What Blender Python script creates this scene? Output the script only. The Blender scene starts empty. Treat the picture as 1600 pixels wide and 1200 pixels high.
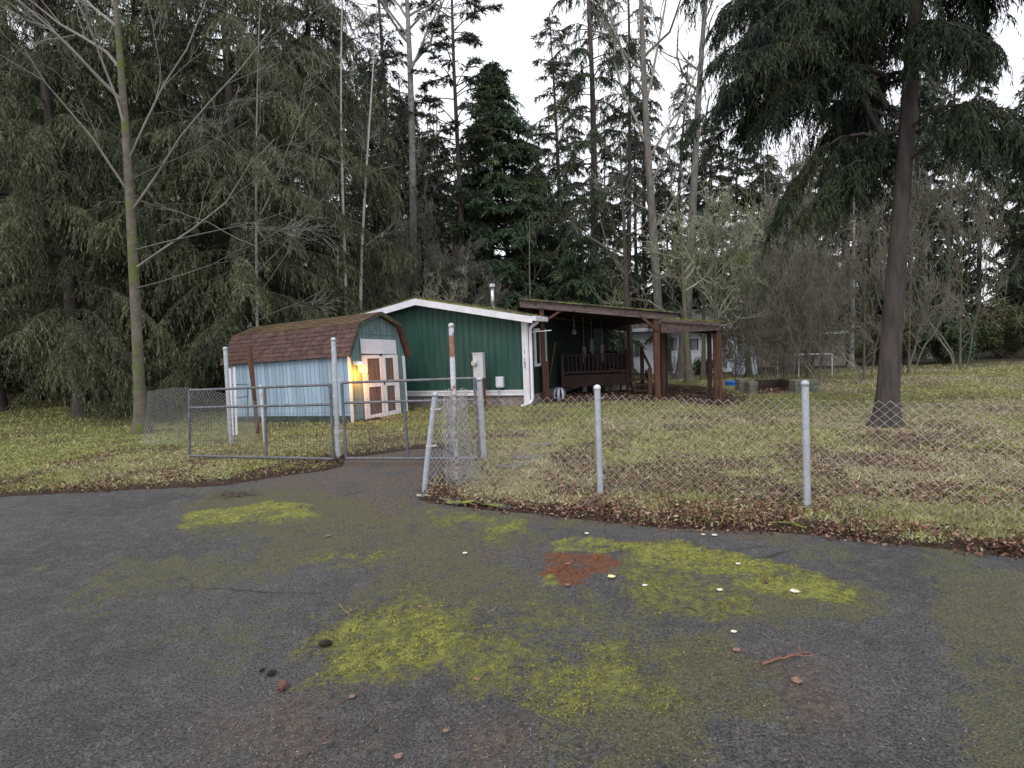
import bpy, math, numpy as np
from mathutils import Vector, Matrix
D = bpy.data
SC = bpy.context.scene
COL = SC.collection
# ------------------------------------------------------------------ camera model
F, H = 906.0, 1.62
PITCH, ROLL = math.radians(4.0), math.radians(2.2)
A3 = np.array
fw = A3([0, math.cos(PITCH), -math.sin(PITCH)])
r0 = A3([1., 0, 0]); u0 = np.cross(r0, fw)
CR = math.cos(ROLL)*r0 - math.sin(ROLL)*u0
CU = math.cos(ROLL)*u0 + math.sin(ROLL)*r0
CP = A3([0, 0, H])

def ray(px, py):
    d = fw*F + CR*(px-800) + CU*(600-py)
    return d/np.linalg.norm(d)
def G(px, py, z=0.):
    """the spot on the level z that shows at px, py of the photograph"""
    d = ray(px, py); return CP + d*((z-H)/d[2])
def W(px, py, y):
    d = ray(px, py); return CP + d*(y/d[1])
def ONP(px, py, p0, n):
    d = ray(px, py); n = np.array(n, float)
    return CP + d*(((np.array(p0, float)-CP) @ n)/(d @ n))

cam_d = D.cameras.new('camera'); cam = D.objects.new('camera', cam_d); COL.objects.link(cam)
cam_d.sensor_width = 36; cam_d.lens = 36*F/1600; cam_d.clip_start = .05; cam_d.clip_end = 3000
m = Matrix.Identity(4)
for i in range(3):
    m[i][0] = CR[i]; m[i][1] = CU[i]; m[i][2] = -fw[i]; m[i][3] = CP[i]
cam.matrix_world = m
SC.camera = cam
EXPO = .78

# ------------------------------------------------------------------ materials
def new_mat(name):
    mt = D.materials.new(name); mt.use_nodes = True
    nt = mt.node_tree; nt.nodes.clear()
    out = nt.nodes.new('ShaderNodeOutputMaterial'); b = nt.nodes.new('ShaderNodeBsdfPrincipled')
    nt.links.new(b.outputs[0], out.inputs[0])
    return mt, nt, b
def N(nt, typ, **kw):
    n = nt.nodes.new(typ)
    for k, v in kw.items():
        if k.startswith('i_'): n.inputs[k[2:].replace('_', ' ')].default_value = v
        else: setattr(n, k, v)
    return n
def noise(nt, scale, vec=None, detail=4, rough=.6, stretch=None):
    n = N(nt, 'ShaderNodeTexNoise'); n.inputs['Scale'].default_value = scale
    n.inputs['Detail'].default_value = detail; n.inputs['Roughness'].default_value = rough
    if vec is not None:
        if stretch:
            mp = N(nt, 'ShaderNodeMapping'); mp.inputs['Scale'].default_value = stretch
            nt.links.new(vec, mp.inputs[0]); vec = mp.outputs[0]
        nt.links.new(vec, n.inputs['Vector'])
    return n.outputs[0]
def ramp(nt, src, lo, hi):
    n = N(nt, 'ShaderNodeMapRange'); n.interpolation_type = 'SMOOTHSTEP'
    n.inputs['From Min'].default_value = lo; n.inputs['From Max'].default_value = hi
    nt.links.new(src, n.inputs[0]); return n.outputs[0]
def mixc(nt, fac, a, b, mode='MIX'):
    n = N(nt, 'ShaderNodeMix', data_type='RGBA', blend_type=mode)
    for s, v in ((n.inputs[0], fac), (n.inputs[6], a), (n.inputs[7], b)):
        if isinstance(v, (tuple, list)): s.default_value = (*v[:3], 1)
        elif isinstance(v, (int, float)): s.default_value = v
        else: nt.links.new(v, s)
    return n.outputs[2]
def math_(nt, op, a, b):
    n = N(nt, 'ShaderNodeMath', operation=op)
    for s, v in ((n.inputs[0], a), (n.inputs[1], b)):
        if isinstance(v, (int, float)): s.default_value = v
        else: nt.links.new(v, s)
    return n.outputs[0]
def bump(nt, b, h, dist, strength=1.):
    n = N(nt, 'ShaderNodeBump'); n.inputs['Distance'].default_value = dist; n.inputs['Strength'].default_value = strength
    nt.links.new(h, n.inputs['Height']); nt.links.new(n.outputs[0], b.inputs['Normal'])
def M(name, c1, c2=None, scale=8, rough=.7, metal=0, stretch=None, c3=None, s3=3, t3=(.55, .65), st3=None, bmp=None, spec=.3, fine=None, isl=0):
    mt, nt, b = new_mat(name)
    co = N(nt, 'ShaderNodeTexCoord').outputs['Object']
    col = c1
    nz = noise(nt, scale, co, 5, .65, stretch)
    if c2: col = mixc(nt, ramp(nt, nz, .35, .65), c1, c2)
    if fine:
        nf = noise(nt, fine[0], co, 3, .7, stretch)
        col = mixc(nt, math_(nt, 'MULTIPLY', ramp(nt, nf, .4, .65), fine[2]), col, fine[1])
    if c3:
        n3 = noise(nt, s3, co, 6, .7, st3)
        col = mixc(nt, ramp(nt, n3, *t3), col, c3)
    if isl:
        g = N(nt, 'ShaderNodeNewGeometry'); k = math_(nt, 'ADD', math_(nt, 'MULTIPLY', g.outputs['Random Per Island'], 2*isl), 1-isl)
        cbn = N(nt, 'ShaderNodeCombineColor')
        for i in range(3): nt.links.new(k, cbn.inputs[i])
        col = mixc(nt, 1., col, cbn.outputs[0], 'MULTIPLY')
    if isinstance(col, (tuple, list)): b.inputs['Base Color'].default_value = (*col[:3], 1)
    else: nt.links.new(col, b.inputs['Base Color'])
    b.inputs['Roughness'].default_value = rough; b.inputs['Metallic'].default_value = metal
    b.inputs['Specular IOR Level'].default_value = spec
    if bmp: bump(nt, b, noise(nt, bmp[0], co, 6, .7, stretch), bmp[1])
    return mt
def M_attr(name, rough=.8, var=.35, scale=40, spec=.15, transl=0):
    """colour carried by the mesh itself (each leaf, blade or chip its own), varied a little"""
    mt, nt, b = new_mat(name)
    at = N(nt, 'ShaderNodeAttribute', attribute_name='Col')
    co = N(nt, 'ShaderNodeTexCoord').outputs['Object']
    k = math_(nt, 'ADD', math_(nt, 'MULTIPLY', noise(nt, scale, co, 2), 2*var), 1-var)
    cb = N(nt, 'ShaderNodeCombineColor')
    for i in range(3): nt.links.new(k, cb.inputs[i])
    nt.links.new(mixc(nt, 1., at.outputs[0], cb.outputs[0], 'MULTIPLY'), b.inputs['Base Color'])
    b.inputs['Roughness'].default_value = rough; b.inputs['Specular IOR Level'].default_value = spec
    return mt
def M_leaf(name, c1, c2, c3=None, scale=.9, s3=.35, rough=.65):
    mt, nt, b = new_mat(name)
    co = N(nt, 'ShaderNodeTexCoord').outputs['Object']
    g = N(nt, 'ShaderNodeNewGeometry')
    col = mixc(nt, ramp(nt, noise(nt, scale, co, 3), .38, .62), c1, c2)
    if c3: col = mixc(nt, ramp(nt, noise(nt, s3, co, 3), .5, .62), col, c3)
    k = math_(nt, 'ADD', math_(nt, 'MULTIPLY', g.outputs['Random Per Island'], .9), .55)
    cb = N(nt, 'ShaderNodeCombineColor')
    for i in range(3): nt.links.new(k, cb.inputs[i])
    nt.links.new(mixc(nt, 1., col, cb.outputs[0], 'MULTIPLY'), b.inputs['Base Color'])
    b.inputs['Roughness'].default_value = rough; b.inputs['Specular IOR Level'].default_value = .2
    return mt

MT = {}
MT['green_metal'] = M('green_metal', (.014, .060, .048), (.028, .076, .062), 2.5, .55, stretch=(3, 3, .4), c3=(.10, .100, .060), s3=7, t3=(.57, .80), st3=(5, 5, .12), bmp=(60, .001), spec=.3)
MT['green_shaded'] = M('green_shaded', (.006, .018, .016), (.010, .024, .020), 3, .7, bmp=(60, .001))  # side wall's green metal darkened, porch shade put into the colour
MT['white_trim'] = M('white_trim', (.70, .70, .76), (.60, .60, .65), 5, .55, c3=(.33, .33, .30), s3=14, t3=(.66, .76), bmp=(40, .001))
MT['house_skirt'] = M('house_skirt', (.17, .14, .13), (.26, .22, .21), 5, .9, c3=(.08, .08, .06), s3=9, bmp=(25, .01))
MT['shingle_dark'] = M('shingle_dark', (.055, .055, .045), (.09, .085, .06), 9, .9, c3=(.16, .17, .05), s3=2.5, t3=(.45, .6), bmp=(70, .01))
MT['blue_planks'] = M('blue_planks', (.26, .36, .46), (.35, .44, .54), 3, .75, stretch=(2, 2, .35), c3=(.40, .50, .58), s3=22, t3=(.66, .74), bmp=(45, .002), fine=(6, (.17, .25, .32), .5), isl=.16)
MT['teal_planks'] = M('teal_planks', (.10, .16, .17), (.14, .21, .22), 3, .75, stretch=(2, 2, .3), c3=(.19, .25, .26), s3=20, t3=(.58, .7), bmp=(45, .002), isl=.10)
MT['shingle_brown'] = M('shingle_brown', (.075, .044, .039), (.115, .068, .060), 9, .95, c3=(.15, .12, .05), s3=1.6, t3=(.60, .72), bmp=(80, .01), isl=.22)
MT['shingle_moss'] = M('shingle_moss', (.105, .065, .045), (.14, .095, .058), 7, .95, c3=(.15, .115, .045), s3=2.0, t3=(.50, .62), bmp=(80, .012), isl=.22)
MT['dark_base'] = M('dark_base', (.028, .045, .042), (.06, .08, .06), 7, .9, c3=(.11, .12, .09), s3=12, bmp=(30, .005))
MT['white_paint'] = M('white_paint', (.72, .71, .74), (.62, .60, .62), 6, .6, stretch=(1, 1, .3), c3=(.30, .26, .24), s3=18, t3=(.62, .74), bmp=(35, .002))
MT['white_panel'] = M('white_panel', (.62, .64, .72), (.55, .57, .64), 6, .5, c3=(.42, .42, .44), s3=20, t3=(.64, .76), bmp=(35, .001))
MT['brown_panel'] = M('brown_panel', (.10, .072, .064), (.19, .140, .125), 5, .8, stretch=(5, 5, .25), c3=(.045, .025, .022), s3=6, st3=(5, 5, .3), bmp=(25, .004))
MT['galv'] = M('galv', (.36, .39, .44), (.48, .50, .54), 22, .5, .35, c3=(.27, .22, .19), s3=11, t3=(.60, .74), spec=.4)
MT['pale_pipe'] = M('pale_pipe', (.55, .57, .60), (.44, .44, .46), 18, .6, .1, c3=(.30, .16, .11), s3=14, t3=(.56, .64))
MT['rusty_pipe'] = None
MT['dark_tube'] = M('dark_tube', (.10, .10, .115), (.16, .16, .18), 14, .5, .3, c3=(.20, .13, .10), s3=25, t3=(.64, .72), spec=.5)
MT['wire'] = M('wire', (.58, .58, .62), (.42, .42, .44), 12, .5, .4, spec=.5)
MT['wire_brown'] = M('wire_brown', (.50, .47, .43), (.34, .31, .28), 12, .6, .2, spec=.4)
MT['wire_dark'] = M('wire_dark', (.05, .05, .06), None, 12, .5, .3)
MT['rust_wood'] = M('rust_wood', (.078, .036, .025), (.125, .060, .042), 6, .75, stretch=(3, 3, .3), c3=(.07, .03, .022), s3=9, st3=(3, 3, .4), bmp=(30, .004))
MT['stain_wood'] = M('stain_wood', (.042, .023, .019), (.072, .038, .030), 6, .7, stretch=(3, 3, .35), c3=(.035, .018, .018), s3=7, st3=(3, 3, .4), bmp=(30, .004))
MT['red_deck'] = M('red_deck', (.045, .018, .015), (.028, .014, .013), 6, .7, bmp=(30, .003))
MT['weathered_beam'] = M('weathered_beam', (.070, .047, .045), (.125, .092, .090), 4, .8, stretch=(.6, .6, 3), c3=(.04, .026, .03), s3=9, bmp=(30, .005), fine=(20, (.24, .17, .16), .5))
MT['dark_wood'] = M('dark_wood', (.030, .018, .016), (.05, .030, .025), 6, .8, bmp=(30, .004))
MT['moss_roof'] = M('moss_roof', (.20, .22, .03), (.12, .13, .03), 12, .95, c3=(.06, .05, .03), s3=6, bmp=(60, .02))
MT['flue'] = M('flue', (.58, .58, .62), (.45, .45, .48), 14, .28, .85, spec=.6)
MT['meter_grey'] = M('meter_grey', (.50, .53, .58), (.42, .45, .50), 14, .55, .1, c3=(.60, .62, .66), s3=35, t3=(.55, .62))
MT['glass_dark'] = M('glass_dark', (.02, .025, .03), (.05, .05, .055), 3, .08, 0, spec=.7)
MT['glass_pale'] = M('glass_pale', (.50, .42, .40), None, 3, .15, 0, spec=.7)
MT['siding_white'] = M('siding_white', (.68, .72, .80), (.60, .64, .72), 3, .6, c3=(.45, .50, .48), s3=6, t3=(.6, .72))
MT['far_roof'] = M('far_roof', (.16, .15, .14), (.23, .21, .20), 4, .9, c3=(.13, .14, .06), s3=2, bmp=(40, .01))
MT['tarp'] = M('tarp', (.62, .68, .82), (.50, .54, .66), 4, .45, bmp=(7, .03))
MT['blue_plastic'] = M('blue_plastic', (.02, .14, .60), (.03, .18, .68), 6, .35, spec=.5)
MT['block'] = M('block', (.13, .13, .11), (.20, .20, .17), 8, .95, c3=(.09, .10, .05), s3=5, bmp=(40, .01))
MT['flagstone'] = M('flagstone', (.12, .108, .10), (.18, .165, .155), 8, .9, c3=(.12, .13, .06), s3=6, t3=(.52, .66), bmp=(40, .008))
MT['concrete'] = M('concrete', (.42, .41, .38), (.52, .51, .48), 10, .9, c3=(.2, .2, .1), s3=8, t3=(.55, .68), bmp=(50, .006))
MT['asphalt_chunk'] = M('asphalt_chunk', (.05, .048, .05), (.08, .075, .07), 10, .95, c3=(.22, .24, .05), s3=6, t3=(.5, .62), bmp=(60, .008))
MT['black'] = M('black', (.012, .012, .014), None, 5, .6)
MT['navy_cloth'] = M('navy_cloth', (.015, .02, .055), None, 5, .8)
MT['white_cloth'] = M('white_cloth', (.60, .60, .66), (.45, .45, .5), 8, .8)
MT['cone_brown'] = M('cone_brown', (.10, .045, .032), (.18, .09, .06), 60, .8)
MT['cone_dark'] = M('cone_dark', (.018, .014, .012), (.04, .03, .025), 60, .8)
MT['twig'] = M('twig', (.07, .052, .042), (.13, .10, .08), 30, .85)
MT['twig_red'] = M('twig_red', (.24, .10, .07), (.13, .07, .05), 30, .85)
MT['twig_pale'] = M('twig_pale', (.36, .27, .20), (.24, .17, .12), 30, .85)
MT['leaf_yellow'] = M('leaf_yellow', (.62, .60, .26), (.70, .70, .42), 40, .6)
MT['leaf_white'] = M('leaf_white', (.66, .66, .54), (.55, .5, .4), 40, .6)
MT['leaf_pink'] = M('leaf_pink', (.24, .145, .11), (.15, .09, .07), 40, .7)
MT['chalk'] = M('chalk', (.75, .76, .70), (.6, .6, .55), 50, .8)
MT['bark_alder'] = M('bark_alder', (.26, .25, .24), (.16, .155, .15), 3, .9, c3=(.055, .05, .045), s3=5, t3=(.54, .62), st3=(1, 1, 3), bmp=(12, .02))
MT['bark_pale'] = M('bark_pale', (.46, .46, .43), (.34, .34, .31), 4, .9, c3=(.08, .075, .06), s3=7, t3=(.58, .66), st3=(1, 1, 2.5), bmp=(15, .01))
MT['bark_fir'] = M('bark_fir', (.055, .045, .042), (.095, .078, .072), 3, .95, stretch=(3, 3, .5), c3=(.07, .08, .03), s3=1.2, t3=(.58, .7), bmp=(9, .05))
MT['bark_brown'] = M('bark_brown', (.13, .115, .105), (.20, .182, .168), 3, .95, stretch=(3, 3, .5), c3=(.07, .055, .05), s3=5, st3=(2, 2, .5), bmp=(9, .05))
MT['bark_mossy'] = M('bark_mossy', (.10, .085, .07), (.15, .13, .11), 4, .95, c3=(.10, .12, .035), s3=2.5, t3=(.48, .6), bmp=(12, .03))
MT['twigs_grey'] = M('twigs_grey', (.17, .155, .14), (.25, .235, .21), 1.2, .9)
MT['twigs_olive'] = M('twigs_olive', (.105, .098, .072), (.175, .162, .128), 1.0, .9)
MT['twigs_lichen'] = M('twigs_lichen', (.34, .35, .25), (.20, .195, .15), 1.5, .95, c3=(.15, .19, .06), s3=.8, t3=(.5, .62))
MT['twigs_dark'] = M('twigs_dark', (.09, .08, .072), (.15, .135, .12), 1.2, .9)
MT['leaf_cedar'] = M_leaf('leaf_cedar', (.070, .086, .046), (.118, .134, .070), (.056, .064, .040), .8, .45)
MT['leaf_fir'] = M_leaf('leaf_fir', (.036, .050, .032), (.056, .072, .042), (.074, .084, .044), 1.0, .5)
MT['leaf_fir_dense'] = M_leaf('leaf_fir_dense', (.038, .066, .036), (.056, .092, .048), (.078, .100, .044), 1.3, .6)
MT['leaf_fir_grey'] = M_leaf('leaf_fir_grey', (.044, .054, .044), (.068, .078, .058), (.070, .080, .046), .8, .4)
MT['leaf_near'] = M_leaf('leaf_near', (.010, .022, .012), (.020, .034, .016), (.036, .048, .022), 1.6, 1.0)
MT['leaf_shrub'] = M_leaf('leaf_shrub', (.045, .058, .024), (.080, .090, .036), (.095, .070, .045), 2, .9)
MT['attr_leaf'] = M_attr('attr_leaf', .75, .25)
MT['attr_grass'] = M_attr('attr_grass', .7, .2, 9)

def rust_pipe_mat():
    mt, nt, b = new_mat('rusty_pipe')
    co = N(nt, 'ShaderNodeTexCoord').outputs['Object']
    sp = N(nt, 'ShaderNodeSeparateXYZ'); nt.links.new(co, sp.inputs[0])
    z = sp.outputs[2]
    nz = noise(nt, 9, co, 5)
    zz = math_(nt, 'ADD', z, math_(nt, 'MULTIPLY', math_(nt, 'SUBTRACT', nz, .5), .35))
    up = math_(nt, 'MULTIPLY', ramp(nt, zz, 1.42, 1.46), math_(nt, 'SUBTRACT', 1., ramp(nt, zz, 1.77, 1.79)))
    lowr = math_(nt, 'SUBTRACT', 1., ramp(nt, zz, 1.12, 1.2))
    fac = math_(nt, 'MAXIMUM', up, math_(nt, 'MULTIPLY', lowr, ramp(nt, noise(nt, 22, co, 4), .45, .55)))
    white = mixc(nt, ramp(nt, noise(nt, 30, co, 3), .4, .6), (.44, .48, .58), (.60, .60, .60))
    rust = mixc(nt, ramp(nt, noise(nt, 35, co, 4), .35, .65), (.20, .085, .05), (.34, .19, .13))
    nt.links.new(mixc(nt, fac, white, rust), b.inputs['Base Color'])
    b.inputs['Roughness'].default_value = .7
    return mt
MT['rusty_pipe'] = rust_pipe_mat()

# ------------------------------------------------------------------ mesh helpers
def link(ob, parent=None):
    COL.objects.link(ob)
    if parent is not None: ob.parent = parent
    return ob
class MB:
    def __init__(s): s.v = []; s.f = []; s.n = 0; s.smooth = False
    def add(s, v, f):
        v = np.asarray(v, float).reshape(-1, 3); s.v.append(v)
        s.f.extend([tuple(int(i)+s.n for i in q) for q in f]); s.n += len(v)
    def box(s, x0, y0, z0, x1, y1, z1, T=None):
        v = np.array([(x, y, z) for x in (x0, x1) for y in (y0, y1) for z in (z0, z1)], float)
        if T is not None: v = T(v)
        s.add(v, [(0, 1, 3, 2), (4, 6, 7, 5), (0, 4, 5, 1), (2, 3, 7, 6), (0, 2, 6, 4), (1, 5, 7, 3)])
    def beam(s, a, b, w, h, up=(0, 0, 1)):
        """a board from a to b, w across and h along up, its ends square"""
        a, b = np.array(a, float), np.array(b, float); d = b-a; d = d/np.linalg.norm(d)
        up = np.array(up, float); sd = np.cross(d, up); sd /= np.linalg.norm(sd); u = np.cross(sd, d)
        v = [p + sd*i*w/2 + u*j*h/2 for p in (a, b) for i, j in ((-1, -1), (1, -1), (1, 1), (-1, 1))]
        s.add(v, [(0, 1, 2, 3), (7, 6, 5, 4), (0, 4, 5, 1), (1, 5, 6, 2), (2, 6, 7, 3), (3, 7, 4, 0)])
    def tube(s, pts, rad, n=8, cap=True):
        pts = np.asarray(pts, float); k = len(pts)
        rad = np.full(k, rad) if np.isscalar(rad) else np.asarray(rad, float)
        t = np.gradient(pts, axis=0); t /= np.linalg.norm(t, axis=1)[:, None]+1e-12
        ref = np.array([0, 0, 1.]) if abs(t[0][2]) < .8 else np.array([1., 0, 0])
        a = np.cross(t, ref); a /= np.linalg.norm(a, axis=1)[:, None]+1e-12; b = np.cross(t, a)
        th = np.arange(n)*2*math.pi/n
        v = pts[:, None, :] + rad[:, None, None]*(np.cos(th)[None, :, None]*a[:, None, :] + np.sin(th)[None, :, None]*b[:, None, :])
        f = [(i*n+j, i*n+(j+1) % n, (i+1)*n+(j+1) % n, (i+1)*n+j) for i in range(k-1) for j in range(n)]
        if cap: f += [tuple(range(n-1, -1, -1)), tuple((k-1)*n+j for j in range(n))]
        s.add(v.reshape(-1, 3), f)
    def lathe(s, prof, c=(0, 0, 0), n=16):
        th = np.arange(n)*2*math.pi/n
        v = [(c[0]+r*math.cos(t), c[1]+r*math.sin(t), c[2]+z) for r, z in prof for t in th]
        f = [(i*n+j, i*n+(j+1) % n, (i+1)*n+(j+1) % n, (i+1)*n+j) for i in range(len(prof)-1) for j in range(n)]
        s.add(v, f+[tuple(range(n-1, -1, -1)), tuple((len(prof)-1)*n+j for j in range(n))])
    def prism(s, poly, d):
        """closed polygon (3D points) pushed along d"""
        p = np.array(poly, float); n = len(p); d = np.array(d, float)
        s.add(np.vstack([p, p+d]), [tuple(range(n-1, -1, -1)), tuple(range(n, 2*n))] + [(i, (i+1) % n, n+(i+1) % n, n+i) for i in range(n)])
    def build(s, name, mat, parent=None, smooth=False, bevel=0):
        me = D.meshes.new(name)
        me.from_pydata(np.vstack(s.v).tolist(), [], s.f); me.materials.append(mat)
        if smooth: me.shade_smooth()
        o = D.objects.new(name, me); link(o, parent)
        if bevel:
            bv = o.modifiers.new('bevel', 'BEVEL'); bv.width = bevel; bv.segments = 2; bv.limit_method = 'ANGLE'
        return o
def mesh_arr(name, v, f, mat, parent=None, cols=None, smooth=False):
    """v (n,3), f (m,k) arrays, cols per vertex"""
    v = np.ascontiguousarray(v, np.float32); f = np.ascontiguousarray(f, np.int32); k = f.shape[1]
    me = D.meshes.new(name)
    me.vertices.add(len(v)); me.vertices.foreach_set('co', v.ravel())
    me.loops.add(f.size); me.loops.foreach_set('vertex_index', f.ravel())
    me.polygons.add(len(f)); me.polygons.foreach_set('loop_start', np.arange(0, f.size, k, dtype=np.int32))
    me.update(calc_edges=True)
    if smooth: me.shade_smooth()
    if cols is not None:
        ca = me.color_attributes.new('Col', 'FLOAT_COLOR', 'POINT')
        c = np.ones((len(v), 4), np.float32); c[:, :cols.shape[1]] = cols
        ca.data.foreach_set('color', c.ravel())
    if mat is not None: me.materials.append(mat)
    return link(D.objects.new(name, me), parent)
def tag(o, label, cat, group=None, kind=None):
    o['label'] = label
    if cat: o['category'] = cat
    if group: o['group'] = group
    if kind: o['kind'] = kind
    return o
def struct(o, kind='structure', label=None):
    o['kind'] = kind
    if label: o['label'] = label
    return o
def thing(name, label, cat, loc=(0, 0, 0), rz=0, group=None):
    o = D.objects.new(name, None); o.empty_display_size = .2; link(o)
    o.location = [float(c) for c in loc]; o.rotation_euler = (0, 0, rz)
    return tag(o, label, cat, group)
def dup(root, loc, rz=0, sc=1., label=None):
    r = root.copy(); COL.objects.link(r); r.location = [float(c) for c in loc]; r.rotation_euler = (0, 0, rz)
    r.scale = (sc, sc, sc) if np.isscalar(sc) else sc
    if label: r['label'] = label
    for ch in list(root.children):
        c = ch.copy(); COL.objects.link(c); c.parent = r
        for g in ch.children:
            d = g.copy(); COL.objects.link(d); d.parent = c
    return r

# value noise used to lay out moss, grass and litter
def vnoise(x, y, seed=0):
    xi, yi = np.floor(x).astype(np.int64), np.floor(y).astype(np.int64); fx, fy = x-xi, y-yi
    fx = fx*fx*(3-2*fx); fy = fy*fy*(3-2*fy)
    def h(a, b):
        n = (a*374761393 + b*668265263 + seed*974634777) & 0xffffffff
        n = ((n ^ (n >> 13))*1274126177) & 0xffffffff
        return ((n ^ (n >> 16)) & 0xffff)/65535.
    return (h(xi, yi)*(1-fx)+h(xi+1, yi)*fx)*(1-fy) + (h(xi, yi+1)*(1-fx)+h(xi+1, yi+1)*fx)*fy
def fbm(x, y, s, seed=0, oc=4, g=.55):
    r = 0; a = 1; t = 0
    for i in range(oc):
        r = r + a*vnoise(x*s, y*s, seed+i*7); t += a; a *= g; s *= 2.03
    return r/t
def smooth(x, a, b):
    t = np.clip((x-a)/(b-a), 0, 1); return t*t*(3-2*t)
def sdf(P, poly):
    """signed distance to a polygon, positive inside"""
    P = np.asarray(P, float); poly = np.asarray(poly, float)[:, :2]
    d = np.full(len(P), 1e9); ins = np.zeros(len(P), bool); n = len(poly)
    for i in range(n):
        a, b = poly[i], poly[(i+1) % n]; e = b-a; w = P-a
        t = np.clip((w @ e)/(e @ e+1e-12), 0, 1)
        d = np.minimum(d, np.hypot(*(w-t[:, None]*e).T))
        c = ((a[1] > P[:, 1]) != (b[1] > P[:, 1])) & (P[:, 0] < (b[0]-a[0])*(P[:, 1]-a[1])/(b[1]-a[1]+1e-15)+a[0])
        ins ^= c
    return np.where(ins, d, -d)
def gpoly(*pts): return [G(x, y)[:2] for x, y in pts]

# ------------------------------------------------------------------ ground
ASPH = [(-14, 6.3), (-9, 6.6), (-6, 7.0)] + gpoly((352, 758), (400, 750), (450, 742), (500, 736), (535, 728), (542, 716), (600, 708), (650, 702), (692, 700), (706, 712), (690, 735), (672, 752), (660, 773), (652, 780), (700, 788), (760, 795), (830, 801), (900, 808), (960, 815), (1040, 824), (1120, 826), (1250, 832)) + [(3.6, 3.9), (6, 3.0), (10, 2.0), (20, 0), (20, -8), (-14, -8)]
def ground_z(x, y):
    P = np.stack([x, y], 1)
    sd = sdf(P, ASPH)
    z = .035 + .05*(fbm(x, y, .5, 3)-.5) + .025*(fbm(x, y, 3, 5)-.5)
    z = z - .16*np.exp(-(((x+7.6)/3)**2+((y-14.2)/3.2)**2))
    z = z - .34*smooth(y, 19.5, 27)*smooth(x, 2, 6)
    return np.where(sd > -.0, -.06, z*smooth(-sd, 0, .12) + .004)
def spaced(a, b, n, c, tight):
    t = np.linspace(math.asinh((a-c)/tight), math.asinh((b-c)/tight), n); return c+tight*np.sinh(t)
def grid(xs, ys):
    X, Yy = np.meshgrid(xs, ys); nx, ny = len(xs), len(ys)
    i = np.arange((nx-1)*(ny-1)); r, c = i//(nx-1), i % (nx-1); a = r*nx+c
    return X.ravel(), Yy.ravel(), np.stack([a, a+1, a+nx+1, a+nx], 1)
def lawn_masks(x, y):
    green = fbm(x, y, .45, 11, 4)          # broad green / tan patches
    gm = smooth(green, .42, .60)
    brown = smooth(fbm(x, y, 1.3, 23, 4), .50, .66)
    far = smooth(y, 9.5, 12.5)
    gm = np.clip(.13 + gm*.75 + .55*far*smooth(x, 9, 5) - .30*smooth(x, .8, 2.6)*smooth(y, 10, 7.5) + .35*smooth(x, -1.6, -3), 0, 1)
    return gm, brown*(1-.35*far)
xs = spaced(-320, 320, 420, 0, 5.0); ys = np.concatenate([np.linspace(-12, 3.4, 30), spaced(3.5, 700, 420, 8, 5.0)])
gx, gy, gf = grid(xs, ys)
gz = ground_z(gx, gy)
gm, br = lawn_masks(gx, gy)
soil = A3([.14, .105, .088]); grn = A3([.20, .205, .075]); tan = A3([.31, .27, .18])
gcol = tan*(1-gm)[:, None] + grn*gm[:, None]; gcol = gcol*(1-.75*br)[:, None] + soil*(.75*br)[:, None]
edge = smooth(-sdf(np.stack([gx, gy], 1), ASPH), .55, .1)[:, None]; gcol = gcol*(1-edge)+A3([.07, .045, .035])*edge
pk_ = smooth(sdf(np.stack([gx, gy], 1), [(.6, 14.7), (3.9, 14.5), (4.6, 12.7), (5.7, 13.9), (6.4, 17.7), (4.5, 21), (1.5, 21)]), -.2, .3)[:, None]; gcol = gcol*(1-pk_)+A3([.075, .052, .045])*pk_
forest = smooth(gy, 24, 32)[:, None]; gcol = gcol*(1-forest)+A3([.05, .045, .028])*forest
def ground_mat():
    mt, nt, b = new_mat('lawn_soil')
    at = N(nt, 'ShaderNodeAttribute', attribute_name='Col')
    co = N(nt, 'ShaderNodeTexCoord').outputs['Object']
    n1 = noise(nt, 26, co, 6, .75); n2 = noise(nt, 90, co, 4, .7)
    c = mixc(nt, ramp(nt, n1, .40, .58), (.035, .026, .020), at.outputs[0])
    c = mixc(nt, ramp(nt, n2, .62, .72), c, (.30, .25, .18))
    nt.links.new(c, b.inputs['Base Color']); b.inputs['Roughness'].default_value = .95; b.inputs['Specular IOR Level'].default_value = .1
    bump(nt, b, n1, .03); return mt
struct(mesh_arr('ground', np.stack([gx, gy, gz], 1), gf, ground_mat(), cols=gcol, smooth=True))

# ---- asphalt with moss
cell = .035
ax, ay, af = grid(np.arange(-8.5, 7.2, cell), np.arange(.9, 9.6, cell))
apts = np.stack([ax, ay], 1)
asd = sdf(apts, ASPH) + .07*(fbm(ax, ay, 6, 71)-.5) + .03*(fbm(ax, ay, 22, 72)-.5)
MOSS = []   # polygon, softness in metres, strength, channel (0 bright, 1 dull, 2 rust, 3 dirt)
def moss(ch, st, soft, *pts): MOSS.append((ch, st, soft, gpoly(*pts)))
moss(0, 1., .16, (300, 800), (352, 798), (420, 780), (480, 788), (490, 806), (430, 822), (350, 822), (280, 826))
moss(1, .85, .5, (300, 770), (430, 765), (560, 775), (600, 800), (560, 830), (430, 845), (300, 840))
moss(1, .75, .6, (200, 880), (380, 850), (500, 830), (640, 790), (820, 800), (830, 840), (740, 870), (700, 920), (560, 900), (470, 900), (350, 915), (150, 950))
moss(0, .62, .20, (640, 795), (740, 800), (825, 812), (815, 832), (760, 842), (690, 822))
moss(0, .50, .22, (455, 875), (520, 862), (600, 862), (640, 880), (560, 895), (460, 898))
moss(0, .85, .05, (538, 866), (562, 864), (558, 876), (540, 876))
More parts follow.
